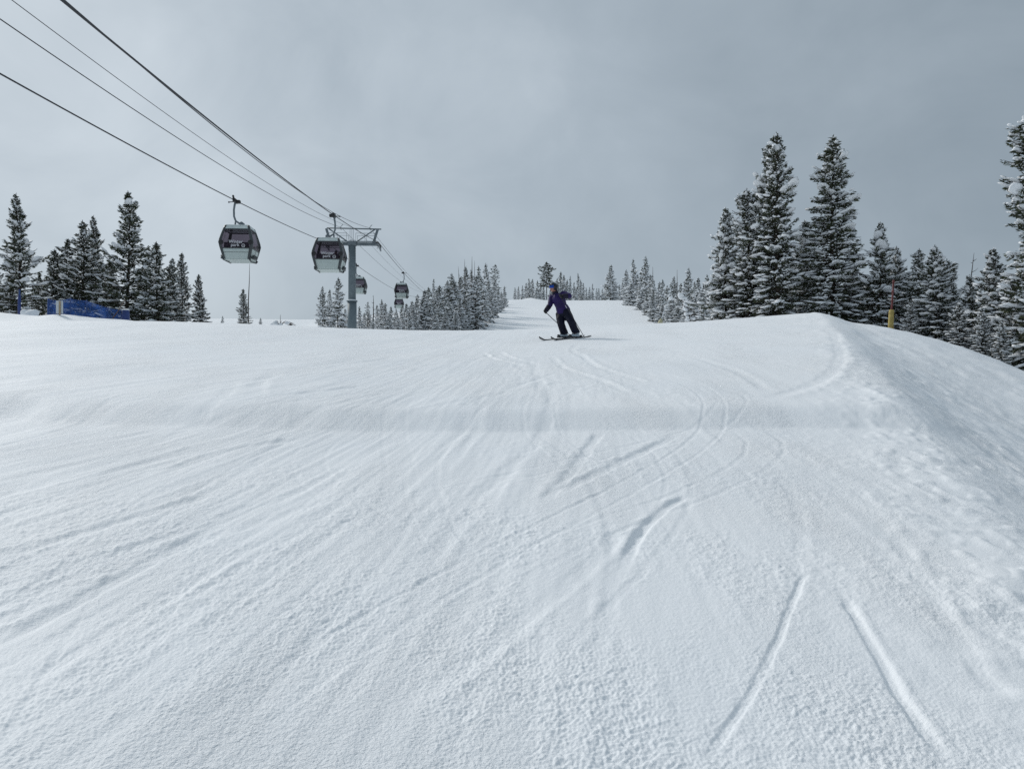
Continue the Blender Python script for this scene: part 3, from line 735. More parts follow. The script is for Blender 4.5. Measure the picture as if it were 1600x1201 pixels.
# bare dead trunks
def snag(px, top, dist, r, label, lean=0.0, group=None, twigs=6):
    x = (px-800)/1200*dist; z0 = ground(x, dist); zt = (600.5-top)/1200*dist; h = zt-z0
    o = empty('dead_tree', (x, dist, z0-0.1))
    m = MB(); m.tube([(lean*h*(1-q), 0, h*q) for q in (0, 0.3, 0.6, 0.85, 1.0)], [r, r*0.8, r*0.6, r*0.4, r*0.12], 6); m.build('trunk', M['dead_wood'], o)
    for i in range(twigs):
        q = rnd.uniform(0.45, 0.97); a = rnd.uniform(0, 6.28); l = rnd.uniform(0.3, 0.9)*(1.2-q)
        p = Vector((lean*h*(1-q), 0, h*q)); m = MB()
        m.tube([p, p+Vector((math.cos(a)*l*0.6, math.sin(a)*l*0.6, l*0.25)), p+Vector((math.cos(a)*l, math.sin(a)*l, l*0.6))], [r*0.3, r*0.2, r*0.08], 4)
        m.build('branch', M['dead_wood'], o)
    return tag(o, label, 'dead tree', group)
G = 'bare dead trunks above the dense stand'
snag(716, 415, 145, 0.14, 'leftmost bare dead trunk rising above the dense stand', 0.06, G)
snag(726, 404, 148, 0.14, 'second bare dead trunk from the left above the dense stand', 0, G)
snag(737.5, 400, 150, 0.17, 'tallest bare dead trunk rising above the dense stand', 0, G)
snag(741.5, 406, 155, 0.12, 'bare dead trunk just right of the tallest one', 0.0, G)
snag(583.5, 460, 112, 0.12, 'thin bare dead trunk between the lift tower and the middle cabins', 0, None, 9)
snag(1020, 416, 190, 0.16, 'bare dead trunk in the stand right of the far trail, by its tallest fir', 0, None)
snag(1058, 420, 150, 0.13, 'bare dead trunk further right in the stand right of the far trail', 0, None)
snag(850, 419, 300, 0.2, 'thin bare trunk just left of the tall square-topped tree', 0, None, 3)
snag(1522, 392, 38, 0.055, 'thin leaning bare snag left of the conical fir on the right', -0.12, None, 10)

# small snow-covered growth on the crest
def shrub(px, row, dist, label, bare=False):
    p = pix(px, row, dist); p.z = ground(p.x, dist); o = empty('shrub', p)
    for i in range(9 if not bare else 14):
        a = rnd.uniform(0, 6.28); l = rnd.uniform(0.35, 0.7); m = MB()
        q = Vector((math.cos(a)*l*0.55, math.sin(a)*l*0.55, l*0.7))
        m.tube([(0,0,-0.05), q*0.6+Vector((0,0,0.1)), q if not bare else q+Vector((0.12,0,-0.12))], [0.02, 0.014, 0.006], 4); m.build('stem', M['dead_wood'], o)
    if not bare:
        m = MB()
        for i in range(5): m.ellipsoid((rnd.uniform(-0.45, 0.45), rnd.uniform(-0.2, 0.2), rnd.uniform(0.2, 0.42)), (0.15, 0.13, 0.09), None, 9, 6, 0.12)
        tag(m.build('snow_load', M['tree_snow'], o), kind='stuff')
        m = MB(); m.tube([(0.03,0,0.2), (0.04,0,0.75)], [0.02, 0.008], 4); m.build('stem', M['dead_wood'], o)
    return tag(o, label, 'shrub')
shrub(437, 500, 42, 'low twiggy shrub heaped with snow on the crest')
shrub(454, 502, 43, 'bare bent shrub right of the snow-heaped one on the crest', True)
# bent sapling wrapped in snow in front of the right stand
p = pix(1080, 505, 60); p.z = ground(p.x, 60) - 0.3; o = empty('bent_sapling', p)
H_ = pix(1064, 457, 60).z - p.z
spine = [Vector((0.0 - 0.78*q**2.2, 0, H_*(q - 0.06*q**4))) for q in np.linspace(0, 1, 9)]
m = MB(); m.tube(spine, [0.06*(1-0.7*q) for q in np.linspace(0, 1, 9)], 6); m.build('trunk', M['bark'], o)
m = MB()
for i in range(34):
    q = rnd.uniform(0.05, 1.0); k = min(7, int(q*8)); c_ = spine[k].lerp(spine[k+1], q*8-k)
    w_ = 0.30*(1-q)+0.13
    m.ellipsoid(c_ + Vector((rnd.uniform(-w_, w_), rnd.uniform(-w_, w_)*0.6, rnd.uniform(-0.1, 0.1))), (rnd.uniform(0.12, 0.22), rnd.uniform(0.12, 0.2), rnd.uniform(0.09, 0.15)), None, 9, 6, 0.10)
m.ellipsoid(spine[-1] + Vector((-0.05, 0, 0)), (0.24, 0.2, 0.18), None, 10, 7, 0.08)
tag(m.build('snow_load', M['tree_snow'], o), kind='stuff')
m = MB()
for i in range(60):
    q = rnd.uniform(0.05, 0.9); k = min(7, int(q*8)); c_ = spine[k].lerp(spine[k+1], q*8-k); a = rnd.uniform(0, 6.28); l = 0.42*(1-q)+0.18
    t_ = c_ + Vector((math.cos(a)*l, math.sin(a)*l, -0.1)); m.add([c_, t_ + Vector((0, 0, 0.05)), t_ + Vector((0.05, 0.03, -0.04))], [(0, 1, 2)])
m.build('crown', M['bark'], o, False)
tag(o, 'small sapling bowed over under a crust of snow', 'sapling')

# ------------------------------------------------------------------ lift line
LK, TY, TX = -0.0657, 85.0, -17.7
HALF = 2.9
def line_x(y, off): return TX + LK*(y-TY) + off
qa = np.polyfit([24.95, 51, 85], [10.1, 12.2, 15.75], 2); qb = np.polyfit([17.7, 55.4, 85], [8.85, 12.2, 15.75], 2)
def far_z(y, z0): u = y-TY; return z0 + 0.0476*u + 0.0001800*u*u
def rope_z(y, side):
    if y > TY: return far_z(y, 15.75)
    return float(np.polyval(qa if side < 0 else qb, y))
ys_near = list(np.linspace(-6, 85, 60)); ys_far = list(np.linspace(85, 420, 60))[1:]
for side, lab in ((-1, 'thick steel haul rope carrying the left-hand cabins'), (1, 'thick steel haul rope carrying the right-hand cabins')):
    m = MB(); m.tube([(line_x(y, side*HALF), y, rope_z(y, side)) for y in ys_near+ys_far], 0.030, 6)
    tag(m.build('haul_rope', M['rope']), lab, 'cable', 'cables of the lift')
def comm(pts, off, z0, rad, lab):
    q = np.polyfit([p[0] for p in pts], [p[1] for p in pts], 2) if len(pts) == 3 else None
    m = MB(); P = [(line_x(y, off), y, float(np.polyval(q, y))) for y in ys_near]
    P += [(line_x(y, off), y, far_z(y, z0)) for y in ys_far]
    m.tube(P, rad, 5); tag(m.build('signal_cable', M['rope']), lab, 'cable', 'cables of the lift')
def zrow(px, row, off):      # height where a cable with that side offset crosses a photograph pixel
    u = (px-800)/1200; y = (TX - LK*TY + off)/(u - LK); return (y, (600.5-row)/1200*y)
comm([zrow(0, 30, -1.2), zrow(398, 290, -1.2), (85, 17.35)], -1.2, 17.35, 0.019, 'thin signal cable on the left hook of the lift tower')
comm([zrow(18, 0, 0.5), zrow(424, 290, 0.5), (85, 17.2)], 0.5, 17.2, 0.012, 'thinnest cable clamped at the middle of the lift tower')
comm([zrow(100, 0, 2.0), zrow(455, 290, 2.0), (85, 17.3)], 2.0, 17.3, 0.019, 'thin signal cable on the right hook of the lift tower')

def tower(x, y, zrope, label, col_z, detail_=True, s=1.0):
    z0 = ground(x, y) - 0.5; o = empty('lift_tower', (x, y, z0), -LK)
    Z = lambda a: a - z0
    top = zrope - 0.22
    m = MB(); m.tube([(0,0,0), (0,0,Z(col_z)-0.06)], [0.52, 0.50], 20); c = m.build('lower_pole', M['pole_paint'], o)
    m = MB(); m.tube([(0,0,Z(col_z)-0.06), (0,0,Z(col_z)+0.06)], [0.60, 0.60], 20); m.build('flange', M['pole_paint'], o)
    m = MB(); m.ellipsoid((0,0,Z(col_z)+0.06), (0.63, 0.63, 0.16), None, 16, 8, 0.05, 0.1); tag(m.build('snow_ring', M['tree_snow'], o))
    m = MB(); m.tube([(0,0,Z(col_z)+0.06), (0,0,Z(top)-0.2)], [0.42, 0.40], 20); m.build('upper_pole', M['pole_paint'], o)
    m = MB(); m.box((0,0,Z(top)), (2*HALF+0.1, 0.36, 0.34)); m.build('crossarm', M['galv'], o, False, 0.03)
    m = MB(); m.box((0,0,Z(top)+0.02), (1.0, 0.62, 0.46)); m.build('crossarm_head', M['galv'], o, False, 0.05)
    m = MB(); m.box((0,0.03,Z(top)+0.30), (0.8, 0.5, 0.16)); m.ellipsoid((0,0,Z(top)+0.36), (0.45, 0.3, 0.14), None, 12, 6, 0.06); m.build('snow_cap', M['tree_snow'], o)
    m = MB(); m.tube([(-2.75,0,Z(zrope)+1.52), (3.2,0,Z(zrope)+1.45)], 0.075, 8); m.build('lifting_beam', M['galv'], o)
    for sx in (-1, 1):
        m = MB(); m.tube([(sx*0.35,0,Z(top)+0.15), (sx*2.55,0,Z(zrope)+1.45)], 0.07, 8); m.build('brace', M['galv'], o)
        m = MB(); m.box((0,0,0), (0.26, 0.2, 1.62), None); bo = m.build('end_strut', M['galv'], o, False, 0.02, (sx*2.58, 0, Z(zrope)+0.68)); bo.rotation_euler = (0, sx*0.30, 0)
        # sheave train: balance beam, wheels
        m = MB(); m.tube([(sx*HALF, -2.3, Z(zrope)-0.62), (sx*HALF, -1.2, Z(zrope)-0.40), (sx*HALF, 0, Z(zrope)-0.34), (sx*HALF, 1.2, Z(zrope)-0.40), (sx*HALF, 2.3, Z(zrope)-0.50)], [(0.09, 0.14)]*5, 8)
        tr_ = m.build('sheave_beam', M['galv'], o)
        for k in range(8):
            yy = -2.1 + 4.2*k/7; zz = Z(rope_z(TY+yy, sx) if detail_ else zrope + 0.1*yy*0) - 0.24
            m = MB(); m.tube([(sx*HALF-0.07, yy, zz), (sx*HALF-0.05, yy, zz), (sx*HALF+0.05, yy, zz), (sx*HALF+0.07, yy, zz)], [0.235, 0.19, 0.19, 0.235], 14); m.build('sheave_wheel', M['rubber'], tr_)
        m = MB(); m.tube([(sx*HALF+0.12, -2.0, Z(zrope)-0.8), (sx*HALF+0.18, -2.1, Z(zrope)-1.05), (sx*HALF+0.02, -2.1, Z(zrope)-1.0)], 0.03, 6); m.build('rope_catcher', M['galv'], o)
    if detail_:
        for hx in (-1.2, 2.0):
            m = MB(); b = Vector((hx, 0, Z(zrope)+1.42)); m.tube([b+Vector((0.02,0,-0.1)), b+Vector((-0.07,0,0.14)), b+Vector((0.0,0,0.33)), b+Vector((0.2,0,0.5))], 0.035, 6); m.build('cable_hook', M['galv'], o)
        for sy in (-0.7, 0.7):
            for sx in (-1, 1):
                m = MB(); m.tube([(sx*0.5, sy, Z(zrope)+0.85), (sx*2.6, sy, Z(zrope)+0.85)], 0.022, 5); m.build('handrail', M['galv'], o)
                m = MB(); m.box((sx*1.6, sy*0.7, Z(top)+0.20), (2.1, 0.4, 0.05)); m.build('catwalk', M['galv'], o, False)
                for xx in (0.5, 1.5, 2.5):
                    m = MB(); m.tube([(sx*xx, sy, Z(top)+0.18), (sx*xx, sy, Z(zrope)+0.87)], 0.018, 5); m.build('rail_post', M['galv'], o)
        for xx in (-0.18, 0.02, 0.2):
            m = MB(); m.tube([(xx, -0.3, Z(top)+0.2), (xx, -0.3, Z(zrope)+1.5)], 0.02, 5); m.build('ladder_rail', M['galv'], o)
        for k in range(24):
            zz = Z(col_z) + 0.35 + k*0.27
            m = MB(); m.box((0.36, -0.30, zz), (0.3, 0.03, 0.03), Matrix.Rotation(-0.6, 3, 'Z')); m.build('ladder_rung', M['galv'], o, False)
    return tag(o, label, 'lift tower')
tower(TX, TY, 15.75, 'grey steel lift tower with a wide crossarm, nearest the camera', 9.2)
tower(line_x(420, 0), 420, far_z(420, 15.75), 'distant lift tower peeking over the dense stand of firs', 44.0, False)

# ------------------------------------------------------------------ gondola cabins
CT, CH, CWX, CWY = -1.80, 2.2, 1.09, 1.0
COFF = 0.30       # the body hangs inward of the rope
_t = [0, 0.06, 0.25, 0.40, 0.49, 0.56, 0.69, 0.85, 1.0]
_wx = [0.71, 0.765, 0.88, 0.965, 1.0, 0.992, 0.93, 0.845, 0.76]
_wy = [0.70, 0.76, 0.88, 0.965, 1.0, 0.995, 0.95, 0.88, 0.80]
def cw(t): return CWX*float(np.interp(t, _t, _wx)), CWY*float(np.interp(t, _t, _wy)), CT - CH*t
def patch(face, t0, t1, k=0.87, off=0.0, nt=9, nu=8, u0=-1, u1=1):
    m = MB(); vs, fs = [], []
    for i in range(nt):
        t = t0 + (t1-t0)*i/(nt-1); wx, wy, z = cw(t)
        for j in range(nu):
            u = (u0 + (u1-u0)*j/(nu-1))*k; bow = 0.03*(1-u*u)
            if face == 'F': p = (u*wx, -wy-off-bow, z)
            elif face == 'B': p = (-u*wx, wy+off+bow, z)
            elif face == 'R': p = (wx+off+bow, u*wy, z)
            else: p = (-wx-off-bow, -u*wy, z)
            vs.append(p)
    for i in range(nt-1):
        for j in range(nu-1): fs.append((i*nu+j, (i+1)*nu+j, (i+1)*nu+j+1, i*nu+j+1))
    m.add(vs, fs); return m
def text_mesh(body, size, depth=0.0):
    cu = bpy.data.curves.new('lettering', 'FONT'); cu.body = body; cu.size = size; cu.offset = 0.006*size/0.4; cu.space_character = 1.04; cu.extrude = depth; cu.resolution_u = 4
    to = bpy.data.objects.new('lettering', cu); col.objects.link(to)
    dg = bpy.context.evaluated_depsgraph_get(); me = bpy.data.meshes.new_from_object(to.evaluated_get(dg))
    bpy.data.objects.remove(to); return me
def make_cabin():
    o = empty('gondola_cabin')
    for f in 'FBRL':
        patch(f, 0.10, 0.69, off=-0.012).build('window', M['glass'], o)
        p = patch(f, 0.69, 1.0).build('lower_panel', M['cab_panel'], o)
        sm = p.modifiers.new('thick', 'SOLIDIFY'); sm.thickness = 0.03; sm.offset = -1
        patch(f, 0.0, 0.10, k=0.97).build('roof_rim', M['cab_roof'], o)
        patch(f, 0.095, 0.125, k=0.9, off=0.012, nt=3).build('window_seal', M['cab_frame'], o)
        patch(f, 0.675, 0.70, k=0.9, off=0.012, nt=3).build('window_seal', M['cab_frame'], o)
    for f in 'RL':
        patch(f, 0.10, 0.98, k=0.02, off=0.015, nu=2).build('door_seam', M['cab_frame'], o)
    patch('F', 0.80, 0.81, k=0.85, off=0.006, nt=2).build('panel_crease', M['cab_frame'], o)
    # dark corner pillars
    for sx in (-1, 1):
        for sy in (-1, 1):
            m = MB(); vs, fs = [], []; nt = 13; pr = [(0.85, 1.0), (0.94, 1.005), (0.985, 0.985), (1.005, 0.94), (1.0, 0.85)]
            for i in range(nt):
                t = i/(nt-1); wx, wy, z = cw(t)
                for a, b in pr: vs.append((sx*(a*wx+0.02*(a > 0.9)), sy*(b*wy+0.02*(b > 0.9)), z + (0.03 if i == 0 else 0)))
            n = len(pr)
            for i in range(nt-1):
                for j in range(n-1):
                    q = (i*n+j, i*n+j+1, (i+1)*n+j+1, (i+1)*n+j); fs.append(q if sx*sy > 0 else q[::-1])
            m.add(vs, fs); p = m.build('corner_pillar', M['cab_frame'], o)
            sm = p.modifiers.new('thick', 'SOLIDIFY'); sm.thickness = 0.04; sm.offset = -1
            wx, wy, z = cw(0.52)
            m = MB(); m.ellipsoid((sx*wx*0.86, sy*(wy+0.03), z), (0.17, 0.05, 0.16), None, 14, 8); m.build('window_vent', M['rubber'], o)
    wx, wy, z = cw(0)
    m = MB(); m.box((0,0,z+0.02), (2*wx*0.97, 2*wy*0.97, 0.10)); m.build('roof', M['cab_roof'], o, False, 0.04)
    m = MB(); m.ellipsoid((0,0,z+0.07), (wx*0.9, wy*0.85, 0.07), None, 16, 8, 0.05, 0.1); m.build('roof_snow', M['tree_snow'], o)
    wx, wy, z = cw(1.0)
    m = MB(); m.box((0,0,z), (2*wx*0.97, 2*wy*0.99, 0.09)); m.build('floor', M['cab_panel'], o, False, 0.03)
    for sx in (-1, 1):
        m = MB(); m.tube([(sx*wx*1.08, -wy*0.95, z+0.26), (sx*wx*1.12, -wy*1.02, z+0.10), (sx*wx*1.02, -wy*1.0, z-0.03), (sx*wx*0.9, 0, z-0.08), (sx*wx*1.02, wy*1.0, z-0.03), (sx*wx*1.12, wy*1.02, z+0.10)], [(0.05, 0.045)]*6, 8)
        m.build('bumper_rail', M['cab_frame'], o)
        m = MB()
        for k in range(4):
            yy = -0.5 + 0.2*k; m.tube([(sx*(wx+0.16), yy, z+0.12), (sx*(wx+0.22), yy, z+0.30)], 0.07, 8)
        m.box((sx*(wx+0.14), -0.2, z+0.10), (0.2, 0.9, 0.06)); m.build('ski_rack', M['cab_frame'], o)
    for sy in (-1, 1):
        m = MB(); m.box((0, sy*0.62, CT-1.72), (1.5, 0.42, 0.10)); m.box((0, sy*0.80, CT-1.38), (1.6, 0.08, 0.55)); m.build('bench', M['seat'], o, False, 0.03)
    m = MB(); m.box((0,-0.66,CT-0.42), (1.6, 0.03, 0.05)); m.build('grab_rail', M['cab_roof'], o, False)
    for ch in o.children: ch.location.x += COFF
    # hanger arm, damper and grip
    m = MB(); m.tube([(0,0,-0.08), (-0.05,0,-0.28), (-0.10,0,-0.62), (-0.09,0,-1.05), (0.02,0,-1.36), (0.26,0,-1.52), (0.42,0,-1.56)], [0.075, 0.07, 0.065, 0.065, 0.065, 0.07, 0.08], 10); m.build('hanger_arm', M['galv'], o)
    m = MB(); m.tube([(0.44,-0.2,-1.56), (0.44,0.2,-1.56)], 0.13, 10); m.tube([(0.44,0,-1.5), (0.44,0,-1.8)], 0.08, 8); m.tube([(0.0,0,-1.36), (-0.02,0,-1.8)], 0.055, 8); m.tube([(-0.02,0,-1.66), (0.44,0,-1.64)], 0.045, 6); m.build('hanger_head', M['galv'], o)
    m = MB(); m.box((0,0,-0.02), (0.16, 0.85, 0.22)); m.box((0.12,0.1,-0.06), (0.34, 0.3, 0.2)); m.tube([(0,-0.4,0.04), (0.02,-0.6,0.20)], 0.07, 6)
    gr = m.build('grip', M['rubber'], o, False, 0.02)
    m = MB(); m.tube([(-0.45,0.05,-0.10), (0,0.05,-0.06)], 0.03, 6); m.tube([(-0.47,0.05,-0.10), (-0.41,0.05,-0.10)], 0.055, 8); m.build('grip_lever', M['rubber'], gr)
    # printed lettering and round mark on both end windows
    for f, rz in (('F', 0), ('B', math.pi)):
        t = 0.56; wx, wy, z = cw(t)
        for txt, dx, dz in (('Winter', -0.42, 0.02), ('park', -0.30, -0.18)):
            me = text_mesh(txt, 0.29, 0.002); me.materials.append(M['white_print'])
            c = bpy.data.objects.new('lettering', me); col.objects.link(c); c.parent = o
            c.rotation_euler = (math.pi/2, 0, rz)
            y_ = cw(0.56 - dz/CH)[1] + 0.075
            c.location = ((dx+COFF, -y_, z+dz) if f == 'F' else (-dx+COFF, y_, z+dz))
        m = MB(); rr_ = [(0.10*math.cos(a), 0.10*math.sin(a)) for a in np.linspace(0, 2*math.pi, 17)]
        m.tube([(0.50+a, 0, b) for a, b in rr_], 0.018, 6, False); m.tube([(0.43, 0, 0.03), (0.48, 0, -0.03), (0.51, 0, 0.03), (0.56, 0, -0.04)], 0.014, 5)
        c = m.build('round_mark', M['white_print'], o); c.rotation_euler = (0, 0, rz); y_ = cw(0.6)[1] + 0.07
        c.location = ((COFF, -y_, z-0.13) if f == 'F' else (COFF, y_, z-0.13))
    return o
cabin0 = make_cabin()
cab_parts = list(cabin0.children)
spots = [(51.0, -1, 'gondola cabin furthest left, nearest on the left-hand rope, empty', 0.0), (55.4, 1, 'gondola cabin with passengers hanging in front of the lift tower', 0.0),
         (110, -1, 'gondola cabin half hidden behind the lift tower pole', 0.0), (122, 1, 'gondola cabin right of the lift tower on the right-hand rope', 0.0),
         (181, -1, 'small far gondola cabin hanging directly below another one', 0.0), (258, -1, 'farthest gondola cabin, half hidden by the dense firs', 0.0)]
cabins = []
for i, (y, sd, lab, dz) in enumerate(spots):
    c = cabin0 if i == 0 else copy_tree(cabin0)
    c.location = (line_x(y, sd*HALF), y, rope_z(y, sd)); c.rotation_euler = (0, 0, -LK + (0.0 if sd < 0 else math.pi))
    tag(c, lab, 'gondola', 'gondola cabins on the lift'); cabins.append(c)
# ------------------------------------------------------------------ fused bodies
def fuse(mb, voxel, name, mat, parent, smooth=4):
    o = bpy.data.objects.new('tmp', mb.mesh('tmp', None)); col.objects.link(o)
    r = o.modifiers.new('r', 'REMESH'); r.mode = 'VOXEL'; r.voxel_size = voxel; r.use_smooth_shade = True
    sm = o.modifiers.new('s', 'SMOOTH'); sm.iterations = smooth; sm.factor = 0.5
    dg = bpy.context.evaluated_depsgraph_get(); me = bpy.data.meshes.new_from_object(o.evaluated_get(dg)); me.name = name
    bpy.data.objects.remove(o); me.materials.clear(); me.materials.append(mat)
    me.polygons.foreach_set('use_smooth', [True]*len(me.polygons))
    n = bpy.data.objects.new(name, me); col.objects.link(n); n.parent = parent; return n
V3 = lambda *a: Vector(a)

def passenger(cab, x, y, mat, lab):
    p = cab.matrix_basis @ Vector((x+COFF, y, CT-1.66)); o = empty('person', p, cab.rotation_euler.z)
    b = MB(); b.ellipsoid((0,0,0.66), (0.085, 0.10, 0.125)); b.tube([(0,0,0.4), (0,0,0.6)], 0.06, 10)
    b.tube([(0,0,0.05), (0,0,0.3), (0,0,0.48)], [(0.16, 0.12), (0.18, 0.12), (0.12, 0.09)], 14)
    fdir = -1 if y > 0 else 1
    for sx in (-1, 1):
        b.tube([(sx*0.10,0,0.08), (sx*0.12,fdir*0.42,0.09), (sx*0.12,fdir*0.44,-0.35)], [0.085, 0.065, 0.05], 10)
        b.tube([(sx*0.19,0,0.44), (sx*0.24,fdir*0.06,0.2), (sx*0.12,fdir*0.28,0.14)], [0.065, 0.055, 0.045], 10)
    fuse(b, 0.02, 'body', M['skin'], o)
    b = MB(); b.tube([(0,0,0.02), (0,0,0.3), (0,0,0.50)], [(0.19, 0.15), (0.21, 0.15), (0.12, 0.10)], 14)
    for sx in (-1, 1): b.tube([(sx*0.19,0,0.45), (sx*0.25,fdir*0.06,0.2), (sx*0.12,fdir*0.26,0.14)], [0.085, 0.07, 0.06], 10)
    fuse(b, 0.02, 'jacket', mat, o)
    b = MB()
    for sx in (-1, 1): b.tube([(sx*0.10,0,0.08), (sx*0.12,fdir*0.42,0.09), (sx*0.12,fdir*0.45,-0.33)], [0.11, 0.085, 0.075], 10)
    fuse(b, 0.02, 'trousers', M['grey_cloth'], o)
    b = MB(); b.ellipsoid((0,0,0.70), (0.11, 0.125, 0.125), None, 14, 10, 0, 0.3); b.build('helmet', M['helmet'], o)
    tag(o, lab, 'person', 'passengers in the cabin by the tower')
passenger(cabins[1], -0.55, 0.55, M['red_cloth'], 'passenger in red jacket seated at right window of the near tower cabin')
passenger(cabins[1], 0.25, -0.55, M['grey_cloth'], 'passenger in dark clothes seated at the rear of the near tower cabin')
passenger(cabins[1], -0.3, -0.55, M['grey_cloth'], 'passenger in dark clothes facing the one in red inside the tower cabin')

# ------------------------------------------------------------------ the skier
SX, SY = (890-800)/1200*22.0, 22.0
SZ = ground(SX, SY)
def sk(px, row, dy=0.0): return Vector(((px-890)*0.01833, dy, (533-row)*0.01833))
def gz(x, y): return ground(SX+x, SY+y) - SZ
fd = Vector((-0.8, -0.6, 0)); rt = Vector((-0.6, 0.8, 0))
person = empty('person', (SX, SY, SZ))
pel, chest, neck = sk(880, 491, 0.02), sk(872.5, 472, -0.09), sk(867, 463.5, -0.13)
head = sk(864.3, 454.6, -0.17)
rs, re, rh = sk(861.8, 468, 0.05), sk(859.3, 481, -0.07), sk(852, 491.5, -0.15)
ls, le, lh = sk(880.5, 464.5, -0.20), sk(888, 469.5, -0.42), sk(875.5, 470.8, -0.50)
rhip, rk, ra = sk(875, 495, 0.05), sk(876.2, 511, -0.14), sk(882, 525.5, 0.10)
lhip, lk, la = sk(885, 493, -0.07), sk(891.5, 508.5, -0.30), sk(899.5, 525, -0.10)
def limbs(m, grow):
    m.tube([pel - V3(0,0,0.06), pel.lerp(chest, 0.45), chest, chest.lerp(neck, 0.6)], [(0.145+grow, 0.165+grow), (0.135+grow, 0.155+grow), (0.15+grow, 0.18+grow), (0.12+grow, 0.13+grow)], 16)
hd = Vector((-0.86, -0.50, -0.08)).normalized(); hq = hd.to_track_quat('-Y', 'Z').to_matrix()   # face looks along local -y
def hp(x, y, z): return head + hq @ Vector((x, y, z))
b = MB(); limbs(b, -0.02)
b.tube([chest.lerp(neck, 0.5), neck, head + V3(0.02, 0.02, -0.06)], [0.075, 0.058, 0.06], 12)
b.ellipsoid(head, (0.078, 0.098, 0.118), hq); b.ellipsoid(hp(0, -0.045, -0.065), (0.058, 0.055, 0.055), hq)
b.ellipsoid(hp(0, -0.103, -0.022), (0.016, 0.022, 0.026), hq)
for sx in (-1, 1): b.ellipsoid(hp(sx*0.08, 0.012, -0.012), (0.014, 0.024, 0.034), hq)
for a, c, d in ((rs, re, rh), (ls, le, lh)): b.tube([chest.lerp(a, 0.7), a, c, d], [0.06, 0.058, 0.046, 0.036], 12)
for a, c, d in ((rhip, rk, ra), (lhip, lk, la)): b.tube([pel.lerp(a, 0.6), a, c, d], [0.10, 0.09, 0.06, 0.045], 12)
fuse(b, 0.012, 'body', M['skin'], person, 3)
b = MB(); b.tube([hp(-0.024, -0.092, -0.070), hp(0, -0.1, -0.072), hp(0.024, -0.092, -0.070)], [0.006, 0.008, 0.006], 6); b.build('mouth', M['red_cloth'], person)
# jacket
b = MB(); limbs(b, 0.012)
b.tube([pel + V3(0.015, 0, -0.06), pel + V3(0.01, 0, 0.04), pel + V3(-0.03, 0, 0.14)], [(0.17, 0.205), (0.165, 0.195), (0.15, 0.17)], 18)
b.ellipsoid(chest + V3(0, 0, 0.03), (0.20, 0.15, 0.15), Matrix.Rotation(0.9, 3, 'Z'))
for a, c, d, k in ((rs, re, rh, 0.93), (ls, le, lh, 0.90)):
    d2 = c.lerp(d, k); b.tube([chest.lerp(a, 0.6) + V3(0,0,0.03), a, a.lerp(c, 0.5), c, c.lerp(d2, 0.6), d2], [0.085, 0.090, 0.082, 0.078, 0.066, 0.060], 14)
b.tube([chest.lerp(neck, 0.5), neck + V3(0, 0, 0.01), neck.lerp(head, 0.32)], [0.10, 0.082, 0.078], 14)
fuse(b, 0.012, 'jacket', M['jacket'], person, 3)
b = MB(); b.tube([neck + V3(0.01, 0.01, 0.0), neck.lerp(head, 0.42)], [0.092, 0.086], 14); b.build('neck_gaiter', M['jacket_dark'], person)
b = MB(); z0_ = chest + fd*0.155 + V3(0,0,0.07); z1_ = pel + fd*0.17 + V3(0,0,0.0); b.tube([z0_, chest.lerp(pel, 0.5) + fd*0.155, z1_], 0.006, 5); b.build('zip', M['jacket_dark'], person)
for a, c, d in ((rs, re, rh), (ls, le, lh)):                      # dark forearms
    b = MB(); b.tube([c.lerp(d, 0.28), c.lerp(d, 0.62), c.lerp(d, 0.9)], [0.078, 0.072, 0.067], 14); b.build('sleeve_panel', M['jacket_dark'], person)
b = MB(); b.tube([sk(882.3, 482.5, -0.26), sk(885, 487, -0.26)], 0.016, 6); b.build('pole_glint', M['white_print'], person)  # white stub standing in for the highlight on the ski pole
# trousers
b = MB(); b.tube([pel + V3(0,0,0.06), pel + V3(0.015,0,-0.06), pel + V3(0.03,0,-0.17), pel + V3(0.03,0,-0.26)], [(0.15, 0.165), (0.165, 0.195), (0.155, 0.185), (0.10, 0.14)], 18)
for a, c, d in ((rhip, rk, ra), (lhip, lk, la)):
    b.tube([pel.lerp(a, 0.5), a, a.lerp(c, 0.5), c, c.lerp(d, 0.55), d + V3(0,0,0.03), d + V3(0.0, 0, 0.0)], [0.13, 0.128, 0.122, 0.108, 0.108, 0.114, 0.115], 14)
fuse(b, 0.012, 'trousers', M['trousers'], person, 3)
b = MB(); b.ellipsoid(sk(882.5, 500.7, -0.19), (0.022, 0.014, 0.022)); b.build('trouser_badge', M['white_board'], person)
